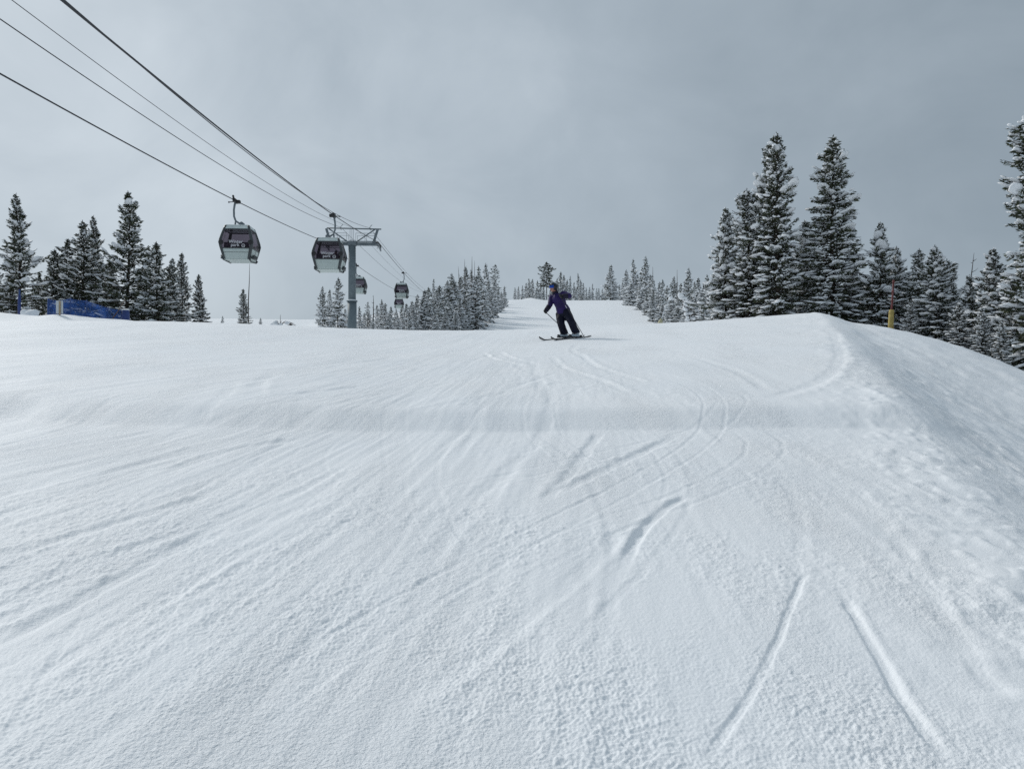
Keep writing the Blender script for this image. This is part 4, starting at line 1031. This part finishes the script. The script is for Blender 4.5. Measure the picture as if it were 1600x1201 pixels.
# gloves: palm, four fingers curled round the grip, thumb
def glove(h, elbow, axis_dir, nm):
    fwd = (h-elbow).normalized(); ax = axis_dir.normalized(); nrm = fwd.cross(ax).normalized()
    b = MB(); b.tube([h - fwd*0.10, h - fwd*0.03, h + fwd*0.035], [(0.052, 0.05), (0.05, 0.042), (0.046, 0.036)], 12)
    for i, (o_, l_) in enumerate(((-0.036, 0.9), (-0.012, 1.0), (0.012, 0.96), (0.035, 0.8))):
        k = h + fwd*0.035 + ax*o_
        b.tube([k - fwd*0.02, k + fwd*0.02*l_ + nrm*0.012, k + fwd*0.028*l_ + nrm*0.038, k + fwd*0.002 + nrm*0.055, k - fwd*0.018 + nrm*0.045], [0.0125, 0.0135, 0.013, 0.012, 0.0105], 8)
    k = h - fwd*0.01 - ax*0.045
    b.tube([k, k - ax*0.018 + nrm*0.022, k + fwd*0.012 - ax*0.012 + nrm*0.048, k + fwd*0.03 + nrm*0.055], [0.016, 0.016, 0.014, 0.012], 8)
    g = fuse(b, 0.007, 'glove', M['glove'], person, 2)
    b = MB(); b.tube([h - fwd*0.115, h - fwd*0.085], [0.058, 0.054], 12); b.build('cuff', M['glove'], g)
    return h + fwd*0.03 + nrm*0.026
rtip = V3(0.10, 0.36, 0); rtip.z = gz(rtip.x, rtip.y) + 0.01
ltip = sk(912.5, 531, -0.24); ltip.z = gz(ltip.x, ltip.y) + 0.01
rgrip = glove(rh, re, (rtip-rh), 'r'); lgrip = glove(lh, le, (ltip-lh), 'l')
# helmet, goggles
b = MB(); vs, fs = [], []; seg, rings = 24, 16
for i in range(rings+1):
    ph = math.pi*i/rings - math.pi/2
    for k in range(seg):
        th = 2*math.pi*k/seg; vs.append(Vector((math.cos(ph)*math.cos(th)*0.108, math.cos(ph)*math.sin(th)*0.128+0.008, math.sin(ph)*0.132+0.012)))
for i in range(rings):
    for k in range(seg):
        q = [i*seg+k, i*seg+(k+1) % seg, (i+1)*seg+(k+1) % seg, (i+1)*seg+k]; c = sum((vs[j] for j in q), Vector())/4
        if c.z < -0.075 or (c.y < -0.035 and c.z < 0.060): continue
        fs.append(tuple(q))
b.add([head + hq @ v for v in vs], fs); hel = b.build('helmet', M['helmet'], person)
sm = hel.modifiers.new('thick', 'SOLIDIFY'); sm.thickness = 0.012
b = MB(); b.tube([hp(0.05, -0.12, 0.074), hp(0, -0.135, 0.078), hp(-0.05, -0.12, 0.074)], [0.012, 0.014, 0.012], 6); b.build('brim', M['helmet'], hel)
gog = MB(); vs, fs = [], []
for i in range(6):
    zz = -0.022 + 0.082*i/5
    for k in range(13):
        th = -1.25 + 2.5*k/12; vs.append(hp(math.sin(th)*0.098, -math.cos(th)*0.128 - 0.006*math.sin(math.pi*i/5), zz - (0.012*abs(math.cos(th*1.2))**8 if i == 0 else 0)*-1))
for i in range(5):
    for k in range(12): fs.append((i*13+k, i*13+k+1, (i+1)*13+k+1, (i+1)*13+k))
gog.add(vs, fs); gl = gog.build('goggles', M['lens'], person); sm = gl.modifiers.new('thick', 'SOLIDIFY'); sm.thickness = 0.016
for sx in (-1, 1):
    b = MB(); b.tube([hp(sx*0.094, -0.03, 0.02), hp(sx*0.118, 0.03, 0.03), hp(sx*0.09, 0.095, 0.04), hp(0, 0.143, 0.045)], [(0.006, 0.02)]*4, 8); b.build('strap', M['buckle'], gl)
# boots
def boot(a, nm):
    g = Vector((a.x, a.y, gz(a.x, a.y) + 0.035)); o = fd
    b = MB(); b.tube([g - o*0.11 + V3(0,0,0.045), g + V3(0,0,0.055), g + o*0.12 + V3(0,0,0.045), g + o*0.185 + V3(0,0,0.035)], [(0.046, 0.048), (0.052, 0.055), (0.052, 0.045), (0.036, 0.03)], 12)
    b.tube([g - o*0.06 + V3(0,0,0.05), g - o*0.03 + V3(0,0,0.16), a + V3(0,0,0.06)], [(0.06, 0.058), (0.066, 0.062), (0.07, 0.065)], 14)
    bo = fuse(b, 0.010, 'boot', M['boot'], person, 2)
    b = MB(); b.box(g + V3(0,0,0.004), (0.34, 0.085, 0.03), Matrix.Rotation(math.atan2(o.y, o.x), 3, 'Z')); b.build('sole', M['buckle'], bo, False)
    for dz, df in ((0.085, 0.07), (0.11, 0.02), (0.16, 0.0)):
        b = MB(); s_ = Vector((-o.y, o.x, 0)); c = g + o*(df+0.03) + V3(0,0,dz); b.tube([c - s_*0.066, c + o*0.045, c + s_*0.066], 0.009, 5); b.build('buckle', M['buckle'], bo)
    return g
gr_, gl_ = boot(ra, 'r'), boot(la, 'l')
tag(person, 'skier in purple jacket, navy trousers, dark helmet and blue goggles, carving left', 'person')
# skis
def ski(g, label):
    ang = math.atan2(fd.y, fd.x)
    o = empty('ski', (SX+g.x, SY+g.y, SZ+g.z-0.03), ang)
    L0, L1 = -0.54, 0.93
    m = MB(); vs, fs = [], []; n = 26
    for i in range(n):
        s = L0 + (L1-L0)*i/(n-1); q = (s-L0)/(L1-L0)
        w = 0.038 + 0.022*abs(2*q-1)**1.6
        if q > 0.93: w *= math.sqrt(max(0.02, 1-((q-0.93)/0.072)**2))
        up = 0.10*max(0, (q-0.84)/0.16)**2 + 0.02*max(0, (0.05-q)/0.05)
        p = fd*s; zt = gz(g.x+p.x, g.y+p.y) + 0.016 - (g.z-0.03) + up
        for sy in (-1, 1):
            for dz in (0, 0.018): vs.append((s, sy*w, zt + dz - 0.012))
    for i in range(n-1):
        a = i*4; b_ = a+4
        fs += [(a, a+2, b_+2, b_), (a+1, b_+1, b_+3, a+3), (a, b_, b_+1, a+1), (a+2, a+3, b_+3, b_+2)]
    fs += [(0, 1, 3, 2), ((n-1)*4, (n-1)*4+2, (n-1)*4+3, (n-1)*4+1)]
    m.add(vs, fs); m.build('blade', M['ski'], o, False)
    for s, nm in ((0.20, 'toe_binding'), (-0.17, 'heel_binding')):
        m = MB(); m.box((s, 0, 0.035), (0.10, 0.07, 0.05)); m.box((s*1.1, 0, 0.075), (0.05, 0.055, 0.05)); m.build(nm, M['buckle'], o, False, 0.008)
    m = MB(); m.box((0.62, 0, 0.0), (0.12, 0.03, 0.002)); 
    return tag(o, label, 'ski', 'skis of the skier')
ski(gr_, 'black ski under the skier\'s right boot, its tip reaching furthest left')
ski(gl_, 'black ski under the skier\'s left boot, nearer the camera')
def pole(grip, tip, label):
    g = Vector((SX, SY, SZ)); d = (tip-grip).normalized(); o = empty('ski_pole', g + tip)
    G_ = grip - tip
    m = MB(); m.tube([G_ + d*0.05, (0,0,0)], [0.011, 0.008], 8); m.build('shaft', M['pole_shaft'], o)
    m = MB(); m.tube([G_ - d*0.075, G_ - d*0.05, G_ + d*0.06], [0.020, 0.0155, 0.0145], 10); m.build('handle', M['rubber'], o)
    m = MB(); m.tube([-d*0.075, -d*0.065], [0.045, 0.02], 12); m.build('basket', M['buckle'], o)
    return tag(o, label, 'ski pole', 'poles of the skier')
pole(rgrip, rtip, 'ski pole in the skier\'s lowered right glove, trailing behind the legs')
pole(lgrip, ltip, 'ski pole from the glove at the skier\'s chest, tip right of the boots')

# ------------------------------------------------------------------ netting, markers, pads
fo = empty('safety_fence', (pix(75, 498, 42).x, 42, ground(pix(75, 498, 42).x, 42)))
def rel(p): return p - fo.location
cols_ = [(75, 468, 497, 42.0), (92, 470, 498, 42.3), (110, 467, 497.5, 42.6), (122, 469, 498, 42.9), (135, 470, 499, 43.2), (152, 476, 500, 43.6), (168, 481, 500, 44.0), (182, 484, 501, 44.4), (196, 485, 501, 44.8)]
m = MB(); vs, fs = [], []
NR = 7
sub = []
for (a, b_) in zip(cols_[:-1], cols_[1:]):
    for q in np.linspace(0, 1, 5)[:-1]: sub.append(tuple(np.array(a)*(1-q) + np.array(b_)*q))
sub.append(cols_[-1])
for i, (px, tp, bt, d) in enumerate(sub):
    for j in range(NR):
        r_ = bt + 1.5 + (tp-bt-1.5)*j/(NR-1); p = rel(pix(px, r_, d)); p.y += 0.06*math.sin(i*0.9+j*0.8); vs.append(p)
for i in range(len(sub)-1):
    for j in range(NR-1): fs.append((i*NR+j, (i+1)*NR+j, (i+1)*NR+j+1, i*NR+j+1))
m.add(vs, fs); m.build('net', M['net'], fo)
m = MB(); m.tube([rel(pix(px, tp, d)) for px, tp, bt, d in cols_], 0.014, 5); m.build('top_rope', M['blue_post'], fo)
for k in (0, 2, 4, 6):
    px, tp, bt, d = cols_[k]; m = MB(); m.tube([rel(pix(px, bt+4, d-0.08)), rel(pix(px+0.6, tp-1.5, d-0.08))], 0.035 if k else 0.05, 8); m.build('post', M['blue_post'], fo)
tag(fo, 'blue safety netting on posts along the berm at far left', 'fence')
p = pix(93, 500, 41.2); gz0 = ground(p.x, 41.2); o = empty('marker_board', (p.x, 41.2, gz0)); zt = pix(93, 470, 41.2).z - gz0
m = MB(); m.box((0, 0, zt/2+0.03), (0.36, 0.05, zt-0.05)); m.build('board', M['white_board'], o, False, 0.01)
m = MB(); m.box((0.04, -0.05, zt/2-0.08), (0.09, 0.045, zt+0.12)); m.build('stake', M['tan_wood'], o, False, 0.008)
tag(o, 'white upright board with a tan wooden stake, in front of blue netting', 'marker')
p = pix(196.5, 498, 44.6); gz0 = ground(p.x, 44.6); zt = pix(196, 484.5, 44.6).z - gz0; o = empty('padded_bollard', (p.x, 44.6, gz0))
m = MB(); m.tube([(0,0,-0.2), (0,0,zt*0.95), (0,0,zt)], [0.22, 0.20, 0.16], 16); m.build('pad', M['blue_pad'], o)
m = MB(); m.ellipsoid((0,0,zt), (0.22, 0.22, 0.08), None, 12, 6, 0.05, 0.3); m.build('snow_cap', M['tree_snow'], o)
tag(o, 'blue padded post capped with snow at the right end of the netting', 'padded post')
a, b_ = pix(174, 494, 44.0), pix(195.5, 468, 44.4); a.z = ground(a.x, a.y) - 0.1
m = MB(); m.tube([a, a.lerp(b_, 0.5) + V3(0.03, 0, 0), b_], [0.03, 0.026, 0.018], 6); tag(m.build('leaning_stick', M['stick']), 'thin brown stick leaning behind the right end of the netting', 'stick')
p = pix(30, 490, 46); gz0 = ground(p.x, 46); zt = pix(30, 452, 46).z - gz0; o = empty('blue_marker_pole', (p.x, 46, gz0))
m = MB(); m.tube([(0,0,-0.2), (0.02,0,zt)], [0.055, 0.05], 10); m.build('shaft', M['blue_post'], o)
m = MB(); m.tube([(0.0,0,zt*0.15), (0.016,0,zt*0.8)], [0.085, 0.085], 12); m.build('pad', M['blue_pad'], o)
tag(o, 'tall blue padded pole under the lone pine at far left', 'pole')
p = pix(45, 489, 45); m = MB(); gz0 = ground(p.x, 45)
for k in range(6): m.ellipsoid((p.x + (k % 3 - 1)*0.22 + rnd.uniform(-0.05, 0.05), 45 + rnd.uniform(-0.1, 0.2), gz0 + 0.16 + 0.14*(k//3)), (0.26, 0.25, 0.2), None, 12, 8, 0.06)
tag(fuse(m, 0.04, 'snow_block', M['tree_snow'], None, 2), 'rounded block of piled snow between the blue pole and the netting', 'snow pile')
# yellow padded pole on the right bank
D_ = 33.0
p = pix(1392, 514, D_); gz0 = ground(p.x, D_); o = empty('padded_pole', (p.x, D_, gz0))
z1 = pix(1393, 484, D_).z - gz0; z2 = pix(1397, 437, D_).z - gz0
m = MB(); m.tube([(-0.02,0,-0.15), (0,0,z1*0.5), (0.03,0,z1*0.97), (0.03,0,z1)], [0.108, 0.11, 0.104, 0.09], 16); pd = m.build('pad', M['yellow_pad'], o)
for q in (0.2, 0.55, 0.85):
    m = MB(); m.tube([(0.02*q,0,z1*q-0.02), (0.02*q,0,z1*q+0.02)], 0.113, 16); m.build('pad_strap', M['yellow_pad'], pd)
m = MB(); m.tube([(0.0,0,0), (0.03,0,z1), (0.12,0,z2)], [0.05, 0.045, 0.035], 8); m.build('shaft', M['red_pole'], o)
for q in (0.3, 0.6, 0.92):
    m = MB(); zz = z1+(z2-z1)*q; m.tube([(0.03+0.09*q,0,zz-0.03), (0.03+0.09*q,0,zz+0.05)], 0.055, 8); m.build('collar', M['red_pole'], o)
tag(o, 'dark red pole with a yellow padded foot on the right bank', 'padded pole')
# pale padded hydrant with a leaning rod beside the far trail
D_ = 100.0
p = pix(1031, 506, D_); gz0 = ground(p.x, D_); zb = pix(1031, 506, D_).z; o = empty('snowmaking_hydrant', (p.x, D_, gz0))
zb -= gz0; zt = pix(1032, 498, D_).z - gz0
m = MB(); m.tube([(0,0,-0.2), (0,0,zb), (0.1,0,(zb+zt)/2), (0.22,0,zt)], [0.3, 0.34, 0.27, 0.10], 12); m.build('pad', M['pale_pad'], o)
e_ = pix(1047, 466, D_) - Vector((p.x, D_, gz0)); m = MB(); m.tube([(0.2,0,zt-0.1), e_.lerp(Vector((0.2,0,zt)), 0.5) + V3(-0.1, 0, 0), e_], [0.07, 0.06, 0.05], 8); m.build('rod', M['white_board'], o)
m = MB(); m.ellipsoid(e_ + V3(0.05, 0, 0), (0.35, 0.25, 0.2), Matrix.Rotation(-0.7, 3, 'Y'), 10, 7, 0.08); m.build('snow_load', M['tree_snow'], o)
tag(o, 'pale yellow padded hydrant with a snowy leaning rod beside the far trail', 'hydrant')
